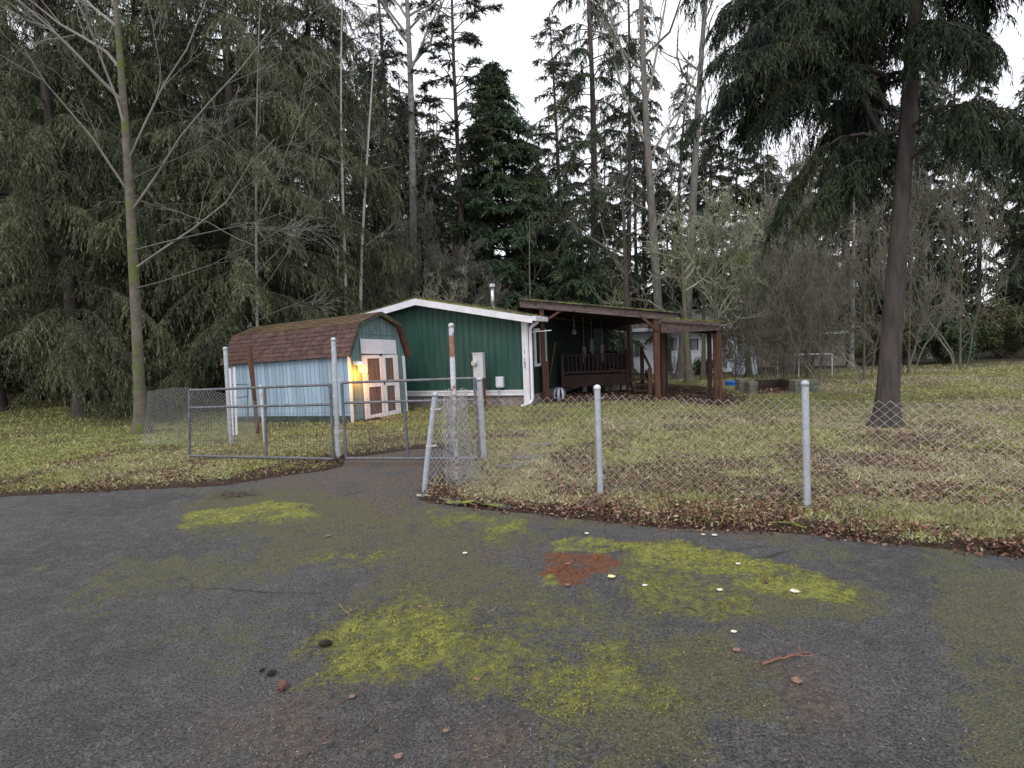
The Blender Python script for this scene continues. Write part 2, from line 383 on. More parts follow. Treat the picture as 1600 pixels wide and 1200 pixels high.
moss(1, .8, .5, (560, 880), (760, 860), (900, 940), (1010, 960), (1120, 1010), (1160, 1100), (1080, 1195), (900, 1195), (860, 1120), (720, 1080), (560, 1060), (480, 1040), (540, 950))
moss(0, .60, .5, (500, 1000), (600, 930), (700, 945), (880, 960), (1010, 985), (1090, 1020), (1080, 1080), (960, 1120), (860, 1135), (760, 1085), (640, 1055), (520, 1050))
moss(0, .80, .26, (505, 1005), (560, 958), (640, 935), (700, 962), (720, 1000), (700, 1045), (600, 1052), (510, 1040))
moss(0, .62, .36, (690, 965), (790, 940), (880, 975), (980, 988), (1040, 1000), (1050, 1045), (1000, 1080), (880, 1120), (790, 1085), (720, 1050))
moss(1, .9, .3, (1000, 990), (1120, 1000), (1180, 1060), (1150, 1120), (1060, 1195), (940, 1195), (930, 1120))
moss(1, .55, .7, (350, 960), (430, 960), (440, 1020), (380, 1050), (300, 1040), (260, 990))
moss(0, 1., .11, (985, 850), (1060, 846), (1130, 862), (1250, 896), (1340, 925), (1340, 950), (1200, 930), (1120, 905), (1040, 890), (990, 880))
moss(0, .68, .20, (975, 890), (1060, 880), (1150, 915), (1200, 945), (1180, 968), (1090, 962), (1000, 945), (975, 915))
moss(1, .9, .2, (965, 855), (1040, 842), (1250, 890), (1380, 930), (1380, 975), (1200, 975), (1080, 965), (980, 945))
moss(0, .85, .10, (872, 850), (920, 841), (985, 848), (980, 862), (920, 868), (880, 862))
moss(2, .80, .12, (855, 872), (900, 863), (955, 868), (960, 882), (925, 902), (880, 915), (850, 903))
moss(0, .90, .05, (840, 908), (862, 903), (872, 914), (850, 918))
moss(1, .65, .25, (1200, 832), (1340, 850), (1340, 890), (1250, 870))
moss(1, .5, .3, (770, 800), (960, 812), (960, 830), (820, 820))
moss(3, .9, .7, (480, 740), (560, 705), (700, 700), (660, 770), (620, 810), (420, 800), (380, 770))
moss(3, .6, .6, (560, 800), (860, 850), (820, 900), (660, 890), (560, 850))
moss(3, .6, .5, (340, 1120), (480, 1080), (560, 1110), (500, 1160), (460, 1200), (300, 1200))
moss(3, .7, .3, (1180, 1040), (1280, 1030), (1280, 1110), (1190, 1080))
moss(3, .6, .4, (620, 1130), (900, 1120), (880, 1200), (600, 1200))
moss(3, .9, .15, (650, 783), (900, 812), (1250, 835), (1250, 846), (1000, 832), (700, 798))
def moss_at(x, y):
    P = np.stack([x, y], 1); ch = np.zeros((len(x), 4))
    wob = .22*(fbm(x, y, 2.2, 41)-.5) + .12*(fbm(x, y, 9, 43)-.5)
    for c, st, soft, poly in MOSS:
        ch[:, c] = np.maximum(ch[:, c], st*smooth(sdf(P, poly)+wob, -soft, soft*.6))
    # whatever lies beside the mapped stretch: the same growth in loose patches
    out = smooth(np.abs(x/(y+.6)), .56, .66)
    ch[:, 0] = np.maximum(ch[:, 0], out*.8*smooth(fbm(x, y, .7, 51), .60, .68))
    ch[:, 1] = np.maximum(ch[:, 1], out*.8*smooth(fbm(x, y, .5, 53), .46, .6))
    ch[:, 3] = np.clip(ch[:, 3]*(.35+1.2*smooth(fbm(x, y, 3.1, 67, 4), .34, .62)), 0, 1)
    n = fbm(x, y, 14, 61, 3)
    holes = fbm(x, y, 4.5, 63, 4)
    for c in (0, 1, 2): ch[:, c] = np.clip(ch[:, c] + (n-.5)*.7*(ch[:, c] > .02) + (holes-.52)*.9*(ch[:, c] > .02), 0, 1)
    return ch
ach = moss_at(ax, ay)
az = .004 + .010*(fbm(ax, ay, 1.1, 81)-.5) + .006*ach[:, 0] + .003*(fbm(ax, ay, 25, 83)-.5) - .03*smooth(asd, .06, -.06)
keep = (asd[af] > -.05).all(1)
used = np.unique(af[keep]); rm = -np.ones(len(ax), int); rm[used] = np.arange(len(used))
def asphalt_mat():
    mt, nt, b = new_mat('mossy_asphalt')
    at = N(nt, 'ShaderNodeAttribute', attribute_name='Col')
    sp = N(nt, 'ShaderNodeSeparateColor'); nt.links.new(at.outputs[0], sp.inputs[0])
    co = N(nt, 'ShaderNodeTexCoord').outputs['Object']
    big = noise(nt, .9, co, 4); agg = noise(nt, 85, co, 4, .85); fine = noise(nt, 24, co, 6, .8); med = noise(nt, 7, co, 5, .7)
    vo = N(nt, 'ShaderNodeTexVoronoi'); vo.inputs['Scale'].default_value = 130; nt.links.new(co, vo.inputs['Vector'])
    c = mixc(nt, ramp(nt, big, .35, .65), (.094, .093, .099), (.142, .140, .147))
    c = mixc(nt, ramp(nt, med, .45, .7), c, (.185, .175, .174))
    c = mixc(nt, ramp(nt, agg, .36, .62), (.014, .013, .014), c)
    c = mixc(nt, math_(nt, 'MULTIPLY', ramp(nt, agg, .58, .72), .6), c, (.20, .19, .19))
    c = mixc(nt, math_(nt, 'MULTIPLY', ramp(nt, noise(nt, 60, co, 2, .6), .68, .76), .55), c, (.28, .27, .26))
    vc = N(nt, 'ShaderNodeTexVoronoi', feature='DISTANCE_TO_EDGE'); vc.inputs['Scale'].default_value = .75
    wp = N(nt, 'ShaderNodeMix', data_type='VECTOR'); wp.inputs[0].default_value = .16; nz_ = N(nt, 'ShaderNodeTexNoise'); nz_.inputs['Scale'].default_value = 2.2; nz_.inputs['Detail'].default_value = 5; nt.links.new(co, nz_.inputs['Vector']); nt.links.new(co, wp.inputs[4]); nt.links.new(nz_.outputs[1], wp.inputs[5]); nt.links.new(wp.outputs[1], vc.inputs['Vector'])
    ck = math_(nt, 'MULTIPLY', math_(nt, 'SUBTRACT', 1., ramp(nt, vc.outputs[0], .002, .009)), ramp(nt, noise(nt, .8, co, 2), .50, .60))
    c = mixc(nt, math_(nt, 'MULTIPLY', ck, .75), c, (.02, .018, .015))
    dirt = mixc(nt, ramp(nt, fine, .4, .6), (.055, .042, .035), (.150, .118, .100))
    c = mixc(nt, math_(nt, 'MULTIPLY', at.outputs['Alpha'], ramp(nt, math_(nt, 'ADD', fine, math_(nt, 'MULTIPLY', at.outputs['Alpha'], .12)), .44, .60)), c, dirt)
    def cover(ch, lo): return ramp(nt, math_(nt, 'ADD', math_(nt, 'ADD', math_(nt, 'MULTIPLY', ch, .44), math_(nt, 'MULTIPLY', fine, .80)), math_(nt, 'MULTIPLY', med, .45)), lo+.13, lo+.30)
    dull = mixc(nt, ramp(nt, agg, .35, .65), (.040, .040, .024), (.165, .155, .070))
    c = mixc(nt, math_(nt, 'MULTIPLY', cover(sp.outputs[1], .66), .80), c, dull)
    rust = mixc(nt, ramp(nt, agg, .35, .65), (.07, .030, .018), (.25, .095, .045))
    c = mixc(nt, cover(sp.outputs[2], .66), c, rust)
    br_ = mixc(nt, ramp(nt, math_(nt, 'ADD', math_(nt, 'MULTIPLY', agg, .5), math_(nt, 'MULTIPLY', fine, .5)), .40, .60), (.060, .062, .016), (.36, .37, .070))
    br_ = mixc(nt, ramp(nt, med, .56, .70), br_, (.15, .12, .035))
    br_ = mixc(nt, ramp(nt, math_(nt, 'ADD', sp.outputs[0], math_(nt, 'MULTIPLY', math_(nt, 'SUBTRACT', med, .5), .8)), .72, 1.05), mixc(nt, .52, br_, (.085, .080, .034)), br_)
    c = mixc(nt, math_(nt, 'MULTIPLY', cover(sp.outputs[0], .70), .93), c, br_)
    nt.links.new(c, b.inputs['Base Color'])
    nt.links.new(ramp(nt, big, -.3, 1.6), b.inputs['Roughness']); b.inputs['Roughness'].default_value = .8
    mr = N(nt, 'ShaderNodeMapRange'); mr.inputs['To Min'].default_value = .62; mr.inputs['To Max'].default_value = .9
    nt.links.new(big, mr.inputs[0]); nt.links.new(mr.outputs[0], b.inputs['Roughness'])
    b.inputs['Specular IOR Level'].default_value = .35
    bump(nt, b, math_(nt, 'ADD', math_(nt, 'MULTIPLY', agg, .6), math_(nt, 'MULTIPLY', fine, .9)), .020)
    return mt
ASPH_M = asphalt_mat()
struct(mesh_arr('driveway', np.stack([ax, ay, az], 1)[used], rm[af[keep]], ASPH_M, cols=ach[used], smooth=True))
bx0, by0, bf0 = grid(np.linspace(-14, 20, 40), np.linspace(-8, 7, 20))
sd0 = sdf(np.stack([bx0, by0], 1), ASPH); k0 = (sd0[bf0] > -.2).all(1)
struct(mesh_arr('driveway_bed', np.stack([bx0, by0, np.full(len(bx0), -.022)], 1), bf0[k0], ASPH_M, cols=np.tile(A3([0, .3, 0, .2]), (len(bx0), 1))))

# ------------------------------------------------------------------ scatter of blades, leaves, chips
def tris(P, d, w, L, Wd):
    """triangles: base centre P, direction d, side w"""
    v = np.stack([P-w*Wd[:, None]/2, P+w*Wd[:, None]/2, P+d*L[:, None]], 1)
    return v.reshape(-1, 3)
def unit(a): return a/(np.linalg.norm(a, axis=1)[:, None]+1e-12)
R = np.random.default_rng(5)
def sample(n, ylo, yhi, pad=.04, power=1.6, pxl=-60, pxr=1660):
    """points on the ground, denser near the camera, inside the widened view"""
    u = R.random(n); y = (ylo**(1-power) + u*(yhi**(1-power)-ylo**(1-power)))**(1/(1-power))
    x = (R.random(n)*2-1)*(.95)*y*1.02
    return x, y
def occupied(x, y):
    k = np.zeros(len(x), bool)
    for poly in NOGRASS: k |= sdf(np.stack([x, y], 1), poly) > 0
    return k
hc = A3([.43, 14.43]); ha = A3([-.946, .325]); hn = A3([.325, .946]); ha /= np.linalg.norm(ha); hn = A3([ha[1], -ha[0]])
sFL = A3([-3.55, 12.64]); sFR = A3([-2.62, 14.3]); sx = (sFR-sFL)/np.linalg.norm(sFR-sFL); sy = A3([-sx[1], sx[0]]); SWD = np.linalg.norm(sFR-sFL); SLEN = 4.15
NOGRASS = [[hc, hc+ha*5.8, hc+ha*5.8+hn*16, hc+hn*16], [sFL, sFR, sFR+sy*SLEN, sFL+sy*SLEN], [hc+hn*1.2, hc+hn*1.2-ha*3.9, hc+hn*9-ha*3.9, hc+hn*9], [(.75, 14.9), (3.9, 14.7), (4.6, 12.9), (5.5, 14), (6.2, 17.6), (4.5, 21), (1.5, 21)]]
x, y = sample(620000, 4.2, 30, power=2.3)
sd = sdf(np.stack([x, y], 1), ASPH)
gm, br = lawn_masks(x, y)
ok = (sd < -.04) & ~occupied(x, y) & (R.random(len(x)) > br*.72) & (R.random(len(x)) < smooth(-sd, -.1, .7)*.9+.1)
x, y, gm, br, sd = x[ok], y[ok], gm[ok], br[ok], sd[ok]
n = len(x)
tall = .018+.030*R.random(n)**1.5; tall *= 1+.25*smooth(y, 9, 20)*4*R.random(n)
tall = tall*(1+1.3*(R.random(n) < .04))
d = unit(np.stack([R.normal(0, .75, n), R.normal(0, .75, n), np.full(n, .8)], 1)); w = unit(np.cross(d, R.normal(size=(n, 3))))
isg = R.random(n) < (.18+.70*gm)
cg = A3([.20, .23, .075]); cy = A3([.40, .40, .14]); ct = A3([.50, .44, .29]); cb = A3([.25, .18, .13])
u = R.random(n)[:, None]
col = np.where(isg[:, None], cg*(1-u*.8)+cy*u*.8, np.where((R.random(n) < .68)[:, None], ct*(.55+.6*u), cb*(.6+.8*u)))
col = col*(.62+.80*fbm(x, y, 4.5, 101, 3))[:, None]; wid = (.0028+.0011*y)*(.7+.6*R.random(n))
v = tris(np.stack([x, y, ground_z(x, y)-.004], 1), d, w, tall*1.15, wid)
struct(mesh_arr('grass', v, np.arange(len(v)).reshape(-1, 3), MT['attr_grass'], cols=np.repeat(col, 3, 0)), 'stuff', 'thin winter grass, green and straw coloured, behind the chain link fence')

# moss cushions standing up from the asphalt
x, y = sample(900000, 1.7, 9.0, power=2.6)
mc = moss_at(x, y); asd_ = sdf(np.stack([x, y], 1), ASPH)
pr = R.random(len(x)); chn = np.where(mc[:, 0] > .45, 0, np.where(mc[:, 2] > .45, 2, 1)); st = np.where(chn == 0, mc[:, 0], np.where(chn == 2, mc[:, 2], mc[:, 1]*.30))
fine_m = fbm(x, y, 30, 91, 3)
ok = (asd_ > -.02) & (pr < (st-.34)*.95*smooth(fine_m, .42, .58)*smooth(fbm(x, y, 7, 97, 3), .34, .56)) & (np.abs(x) < .97*y+.4)
x, y, chn = x[ok], y[ok], chn[ok]; n = len(x)
d = unit(np.stack([R.normal(0, 1, n), R.normal(0, 1, n), .35+.6*R.random(n)], 1)); w = unit(np.cross(d, R.normal(size=(n, 3))))
u = R.random(n)[:, None]
bs = smooth(fbm(x, y, .9, 95)*.5+moss_at(x, y)[:, 0]*.6, .62, 1.)[:, None]
c0 = A3([.075, .072, .024])*(1-u)+A3([.30, .29, .075])*u; c0 = c0*(1+.6*bs); c1 = A3([.06, .065, .025])*(1-u)+A3([.15, .155, .05])*u; c2 = A3([.10, .04, .02])*(1-u)+A3([.30, .115, .05])*u
col = np.where((chn == 0)[:, None], c0, np.where((chn == 2)[:, None], c2, c1))
sz = (.004+.0012*y)*(.6+.8*R.random(n))
v = tris(np.stack([x, y, .004+.010*(chn != 1)*R.random(n)], 1), d, w, sz*1.9, sz*.6)
struct(mesh_arr('moss', v, np.arange(len(v)).reshape(-1, 3), MT['attr_leaf'], cols=np.repeat(col, 3, 0)), 'stuff', 'yellow green and rust coloured moss cushions growing on the asphalt')

def leaves(name, x, y, z, size, cols, lift, label, flat=.35):
    n = len(x)
    a = unit(np.stack([R.normal(size=n), R.normal(size=n), flat*R.normal(size=n)], 1))
    b = unit(np.cross(a, np.stack([flat*R.normal(size=n), flat*R.normal(size=n), np.ones(n)], 1)))
    up = np.cross(b, a); up = np.where(up[:, 2:] < 0, -up, up)
    c = np.stack([x, y, z+lift], 1); s = size[:, None]
    v = np.stack([c-a*s, c-b*s*.45+up*s*.22, c+a*s*1.1, c+b*s*.45+up*s*.22], 1)
    f = np.arange(4*n).reshape(-1, 4); f = np.concatenate([f[:, [0, 1, 2]], f[:, [0, 2, 3]]])
    return struct(mesh_arr(name, v.reshape(-1, 3), f, MT['attr_leaf'], cols=np.repeat(cols, 4, 0)), 'stuff', label)
def pick(n, pal, wts):
    pal = A3(pal); i = R.choice(len(pal), n, p=A3(wts)/sum(wts)); return pal[i]*(.7+.6*R.random(n))[:, None]
BR = [(.16, .075, .05), (.24, .13, .09), (.10, .055, .04), (.34, .22, .17), (.30, .25, .15), (.045, .03, .025)]
# leaf litter lying along both edges of the asphalt
x, y = sample(420000, 3.6, 9.5, power=1.4); sd = sdf(np.stack([x, y], 1), ASPH)
band = np.exp(-((sd+.20)/.21)**2)*smooth(fbm(x, y, 2.3, 33), .36, .58)*(.35+.65*smooth(x, -1.2, -.6)+.5*smooth(x, -1.8, -2.4))
ok = (R.random(len(x)) < band*.62) & (sd < .14) & ~((y > 7.6) & (x > -2.5) & (x < -.3)) & (np.abs(x) < y)
x, y = x[ok], y[ok]; n = len(x)
leaves('leaf_litter', x, y, ground_z(x, y)*(sdf(np.stack([x, y], 1), ASPH) < 0), .009+.021*R.random(n)**2.5, pick(n, BR, [4, 2, 4, 1.3, 1.0, 4]), .004+.022*R.random(n), 'brown fallen leaves banked along the edge of the asphalt', .5)
# loose leaves over the lawn
x, y = sample(120000, 5, 24, power=1.5); sd = sdf(np.stack([x, y], 1), ASPH)
_, br = lawn_masks(x, y)
ok = (sd < -.1) & ~occupied(x, y) & (R.random(len(x)) < .18+.7*br)
x, y = x[ok], y[ok]; n = len(x)
leaves('fallen_leaves', x, y, ground_z(x, y), .010+.022*R.random(n)**2, pick(n, BR, [3, 3, 3, 2.4, 2, 3]), .008+.02*R.random(n), 'brown and pale fallen leaves scattered over the lawn', .5)
x = R.uniform(.7, 6.2, 5200); y = R.uniform(12.9, 18.5, 5200); k = sdf(np.stack([x, y], 1), [(.75, 14.9), (3.9, 14.5), (4.6, 12.7), (5.7, 13.9), (6.4, 17.7), (4.5, 18.5), (2, 18)]) > -.25*R.random(5200); x, y = x[k], y[k]; n = len(x)
leaves('porch_leaves', x, y, ground_z(x, y), .015+.03*R.random(n), pick(n, BR, [3, 3, 3, 2, 1, 3]), .01+.02*R.random(n), 'dead brown leaves drifted round the porch posts', .5)
# needles, chips and crumbs on the asphalt
x, y = sample(90000, 1.75, 8, power=1.9); sd = sdf(np.stack([x, y], 1), ASPH); mc = moss_at(x, y)
ok = (sd > .02) & (R.random(len(x)) < .25+.75*mc[:, 3]+.12*mc[:, 1]); x, y = x[ok], y[ok]; n = len(x)
a = R.random(n)*6.283; d = np.stack([np.cos(a), np.sin(a), .12*R.normal(size=n)], 1); w = np.stack([-np.sin(a), np.cos(a), np.zeros(n)], 1)
L = .004+.016*R.random(n)**2.2
v = tris(np.stack([x, y, np.full(n, .012)], 1), d, w, L, .0016+.0022*R.random(n))
struct(mesh_arr('fallen_needles', v, np.arange(len(v)).reshape(-1, 3), MT['attr_leaf'], cols=np.repeat(pick(n, [(.30, .22, .16), (.17, .10, .07), (.03, .024, .02), (.45, .42, .36), (.30, .27, .17)], [2.4, 4, 6, .35, .6]), 3, 0)), 'stuff', 'loose needles and crumbs strewn over the asphalt')

# ------------------------------------------------------------------ mobile home
HZ = math.atan2(-.325, .946)
def T2(p, o, a):
    dx, dy = p[0]-o[0], p[1]-o[1]; c, s = math.cos(a), math.sin(a)
    return A3([dx*c+dy*s, -dx*s+dy*c, p[2]])
HN = [-.325, -.946, 0]
def hl(px, py, off=0):
    """pixel on the gable wall (moved off metres towards us) as house coordinates"""
    p0 = A3([hc[0], hc[1], 0]) - A3([hn[0], hn[1], 0])*off
    return T2(ONP(px, py, p0, HN), hc, HZ)
HW, PK, EV = 5.77, 2.80, 2.235
rl = lambda x: PK-(abs(x+HW/2))*(PK-EV)/(HW/2)
home = thing('mobile_home', 'green metal mobile home with white trim and a low gable roof', 'mobile home', (hc[0], hc[1], 0), HZ)
mb = MB(); prof = []; x = -HW
while x < -.001:
    for dx, dyy in ((0, 0), (.115, 0), (.128, .014), (.150, .014), (.163, 0)):
        if x+dx <= 0: prof.append((x+dx, dyy))
    x += .17
prof.append((0, 0)); v = []
for px_, py_ in prof: v += [(px_, py_, .40), (px_, py_, rl(px_))]
mb.add(v, [(2*i, 2*i+2, 2*i+3, 2*i+1) for i in range(len(prof)-1)])
mb.build('gable_wall', MT['green_metal'], home)
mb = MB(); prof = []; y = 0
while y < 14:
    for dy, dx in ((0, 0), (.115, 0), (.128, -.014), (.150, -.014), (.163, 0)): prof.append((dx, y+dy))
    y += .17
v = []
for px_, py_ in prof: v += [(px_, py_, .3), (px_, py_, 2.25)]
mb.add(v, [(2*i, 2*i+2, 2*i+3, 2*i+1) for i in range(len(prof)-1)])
mb.build('side_wall', MT['green_shaded'], home)
mb = MB(); mb.box(-HW, .05, .40, -HW+.05, 14.1, EV); mb.box(-HW, 14.1, .3, 0, 14.15, EV); mb.build('rear_wall', MT['green_metal'], home)
mb = MB()
for i, (a, b) in enumerate(((-HW, -3.9), (-3.9, -1.95), (-1.95, -.02))): mb.box(a+.004, .03+.004*i, -.25, b, .09, .31)
mb.box(-.06, .1, -.25, -.01, 14, .30); mb.build('skirting', MT['house_skirt'], home)
mb = MB(); mb.box(-HW, -.022, .312, -.14, .028, .405); mb.box(-HW, -.038, .408, -.14, .028, .452)
mb.build('base_trim', MT['white_trim'], home, bevel=.004)
mb = MB(); mb.box(-.138, -.05, .02, .0, -.001, 2.20); mb.box(.002, -.05, .02, .022, .10, 2.20); cb = mb.build('corner_trim', MT['white_trim'], home, bevel=.004)
mb = MB(); mb.box(-HW-.02, -.05, .3, -HW+.12, -.001, 2.2); mb.build('corner_trim', MT['white_trim'], home, bevel=.004)
# roof and fascia
mb = MB(); E = HW/2+.24; sl = (PK-EV)/(HW/2)
for s_ in (-1, 1):
    cx = -HW/2; z0 = PK+.055; z1 = z0-E*sl
    mb.prism([(cx, -.34, z0), (cx+s_*E, -.34, z1), (cx+s_*E, -.34, z1+.05), (cx, -.34, z0+.05)], (0, 14.9, 0))
rf = mb.build('roof', MT['shingle_dark'], home)
mb = MB()
for s_ in (-1, 1):
    cx = -HW/2; z0 = PK+.05; z1 = z0-E*sl
    mb.prism([(cx, -.36, z0-.15), (cx+s_*E, -.36, z1-.15), (cx+s_*E, -.36, z1+.012), (cx, -.36, z0+.012)], (0, .025, 0))
mb.build('fascia', MT['white_trim'], home)
mb = MB()
for s_ in (-1, 1):
    cx = -HW/2; z0 = PK+.0; z1 = z0-(E-.03)*sl
    mb.prism([(cx, -.334, z0), (cx+s_*(E-.03), -.334, z1), (cx+s_*(E-.03), -.334, z1+.02), (cx, -.334, z0+.02)], (0, .31, 0))
mb.build('soffit', MT['white_trim'], home)
gz_ = PK+.05-E*sl
mb = MB(); mb.box(.24, -.37, gz_-.10, .34, .75, gz_+.02); mb.build('gutter', MT['white_trim'], home, bevel=.01)
mb = MB(); mb.tube([(.28, .02, gz_-.08), (.25, .01, gz_-.13), (.11, .0, gz_-.22), (.075, 0, gz_-.29), (.075, 0, gz_-.6), (.075, 0, .22), (.03, -.05, .13), (-.16, -.22, .05)], .042, 8)
mb.build('downspout', MT['white_trim'], home, smooth=True)
mb = MB(); mb.tube([(.10, .0, gz_-.36), (.55, .25, gz_-.33)], .012, 6); mb.build('cable', MT['white_trim'], home)
# moss lumps on the roof
n = 2600; mr = R.random(n)*2.9+.02; ty = R.random(n)**1.5*6-.3
z = PK+.105-mr*sl
P = np.stack([-HW/2+mr, ty, z], 1); dd = unit(np.stack([R.normal(0, .6, n), R.normal(0, .6, n), np.ones(n)], 1)); ww = unit(np.cross(dd, R.normal(size=(n, 3))))
k = R.random(n) < smooth(fbm(mr, ty, 1.6, 9), .42, .6)
P, dd, ww = P[k], dd[k], ww[k]; n = len(P); u = R.random(n)[:, None]
v = tris(P, dd, ww, .02+.04*R.random(n), .03+.03*R.random(n))
mr_ = mesh_arr('roof_moss', v, np.arange(len(v)).reshape(-1, 3), MT['attr_leaf'], home, cols=np.repeat(A3([.05, .05, .03])*(1-u)+A3([.13, .13, .06])*u, 3, 0)); mr_['kind'] = 'stuff'
# flue
mb = MB(); mb.tube([(-2.04, 3.07, 2.6), (-2.04, 3.07, 3.38)], .065, 14); fl = mb.build('chimney_flue', MT['flue'], home, smooth=True)
mb = MB(); mb.lathe([(.085, 0), (.11, .01), (.11, .10), (.085, .11)], (-2.04, 3.07, 3.36), 16); mb.build('cap', MT['flue'], fl, bevel=.004)
mb = MB(); mb.lathe([(.16, 0), (.075, .09), (.07, .10)], (-2.04, 3.07, 2.66), 16); mb.build('flashing', MT['flue'], fl)
# service box on the wall
a = hl(774, 590, .1); b = hl(786, 605, .1)
mb = MB(); mb.box(a[0], -.105, b[2]-.01, b[0]+.01, -.002, a[2]+.02); bx = mb.build('service_box', MT['white_panel'], home, bevel=.012)
mb = MB(); mb.box(a[0]+.025, -.112, b[2]+.03, b[0]-.02, -.106, a[2]-.01); mb.build('cover', MT['white_trim'], bx)
mb = MB(); mb.tube([(a[0]+.07, -.06, b[2]), (a[0]+.07, -.06, .28)], .012, 6); mb.build('conduit', MT['galv'], bx)
# window on the porch side
w = MB(); Y0, Y1, Z0, Z1 = .50, 1.62, 1.0, 1.98
w.box(.0, Y0, Z0, .045, Y0+.09, Z1); w.box(.0, Y1-.09, Z0, .045, Y1, Z1); w.box(.0, Y0+.09, Z0, .045, Y1-.09, Z0+.07); w.box(.0, Y0+.09, Z1-.07, .045, Y1-.09, Z1); w.box(.002, 1.03, Z0+.07, .038, 1.08, Z1-.07)
wi = w.build('window', MT['white_trim'], home, bevel=.004)
w = MB(); w.box(.003, Y0+.09, Z0+.07, .012, Y1-.09, Z1-.07); w.build('pane', MT['glass_dark'], wi)
def text(name, body, size, mat, parent, loc, rot, ext=.004):
    cu = D.curves.new(name, 'FONT'); cu.body = body; cu.size = size; cu.extrude = ext; cu.align_x = 'CENTER'; cu.align_y = 'CENTER'
    cu.materials.append(mat); tmp = D.objects.new(name, cu); COL.objects.link(tmp); me = D.meshes.new_from_object(tmp.evaluated_get(bpy.context.evaluated_depsgraph_get())); D.objects.remove(tmp)
    me.materials.clear(); me.materials.append(mat); o = D.objects.new(name, me); link(o, parent); o.location = loc; o.rotation_euler = rot; return o
for ch, z, s_ in (('1', 1.395, .13), ('1', 1.215, .10), ('6', 1.125, .11), ('2', 1.03, .11)):
    text('house_number', ch, s_, MT['black'], home, (-.078, -.055, z), (math.pi/2, 0, 0))

# electric meter on its post in front of the gable wall
a = hl(738.5, 552, .5); b = hl(757, 591, .5)
MX0, MX1, MZ0, MZ1 = a[0]+.02, b[0]-.0, b[2], a[2]
mloc = hc-ha*MX0-hn*.5; mloc = hc + (-ha)*((MX0+MX1)/2) - hn*.5
mt_ = thing('electric_meter', 'tall grey electric meter box on a wooden post before the green wall', 'meter box', (mloc[0], mloc[1], 0), HZ)
hwid = (MX1-MX0)/2
mb = MB(); mb.box(-hwid, -.07, MZ0, hwid, .09, MZ1); bx = mb.build('cabinet', MT['meter_grey'], mt_, bevel=.012)
mb = MB(); mb.box(-.008, -.078, MZ0+.05, .008, -.066, MZ1-.03); mb.box(-hwid-.01, -.085, MZ1-.012, hwid+.01, .10, MZ1+.012); mb.build('hood', MT['meter_grey'], bx)
mb = MB(); mb.tube([(-hwid+.05, -.07, MZ1-.245), (-hwid+.05, -.13, MZ1-.245)], .072, 18); dl = mb.build('dial', MT['pale_pipe'], mt_, smooth=False, bevel=.006)
mb = MB(); mb.tube([(-hwid+.05, -.13, MZ1-.245), (-hwid+.05, -.165, MZ1-.245)], [.058, .05], 18); mb.build('glass_cover', MT['glass_pale'], dl, smooth=False)
mb = MB(); mb.box(hwid-.12, -.02, -.1, hwid-.01, .085, MZ0+.004); mb.build('post', MT['rust_wood'], mt_, bevel=.006)
mb = MB(); mb.tube([(-.05, 0, -.05), (-.05, 0, MZ0+.01)], .022, 8); mb.build('conduit', MT['white_trim'], mt_, smooth=True)

# ------------------------------------------------------------------ barn shed
SA = math.atan2(sx[1], sx[0])
shed = thing('garden_shed', 'pale blue plank shed with a brown shingled gambrel roof and double doors', 'shed', (sFL[0], sFL[1], .0), SA)
shed.rotation_euler = (-.030, .022, SA)
GP = [(0, 1.52), (.30, 2.18), (.98, 2.44), (1.66, 2.18), (1.90, 1.52)]
def gam(x):
    for (a, b), (c, d) in zip(GP[:-1], GP[1:]):
        if x <= c: return b+(d-b)*(x-a)/(c-a)
    return GP[-1][1]
def planks(mb, f, L, w, z0, z1f, th=.018, gap=.011, rng=R):
    x = 0
    while x < L-1e-3:
        ww = min(w*(.85+.3*rng.random()), L-x); a, b = x+gap/2, x+ww-gap/2; e = th*(.8+.4*rng.random())
        zz0 = z0+.012*rng.random()
        v = [f(a, 0, zz0), f(b, 0, zz0), f(b, 0, z1f(b)), f(a, 0, z1f(a)), f(a, e, zz0), f(b, e, zz0), f(b, e, z1f(b)), f(a, e, z1f(a))]
        mb.add(v, [(4, 5, 6, 7), (0, 1, 5, 4), (1, 2, 6, 5), (2, 3, 7, 6), (3, 0, 4, 7)])
        x += ww
mb = MB(); planks(mb, lambda a, e, z: (-e, a, z), SLEN, .128, .17, lambda x: 1.56)
mb.box(.001, .02, 0, .03, SLEN, 1.56); mb.build('side_wall', MT['blue_planks'], shed)
mb = MB(); planks(mb, lambda a, e, z: (a, -e, z), 1.90, .12, .06, lambda x: gam(x)-.02)
mb.prism([(.001, .001, 0), (1.899, .001, 0)]+[(x, .001, z-.02) for x, z in GP[::-1]], (0, .03, 0)); mb.build('front_wall', MT['teal_planks'], shed)
mb = MB(); mb.box(1.87, .03, 0, 1.899, SLEN, 1.52); mb.prism([(.03, SLEN, 0), (1.87, SLEN, 0)]+[(x, SLEN, z-.03) for x, z in GP[::-1]], (0, .03, 0)); mb.build('rear_wall', MT['teal_planks'], shed)
mb = MB(); mb.box(-.012, .03, -.35, .05, SLEN, .165); mb.box(.05, -.008, -.35, 1.88, .05, .055); mb.build('foundation', MT['dark_base'], shed)
mb = MB(); mb.beam((.30, -.03, 2.0), (1.64, -.03, 1.96), .012, .02); mb.build('batten', MT['teal_planks'], shed)
mb = MB(); mb.box(-.035, -.035, .0, .055, -.020, 1.50); mb.build('corner_board', MT['white_paint'], shed, bevel=.003)
mb = MB(); mb.box(1.80, -.032, .05, 1.90, -.022, 1.46); mb.build('corner_board', MT['white_paint'], shed, bevel=.003)
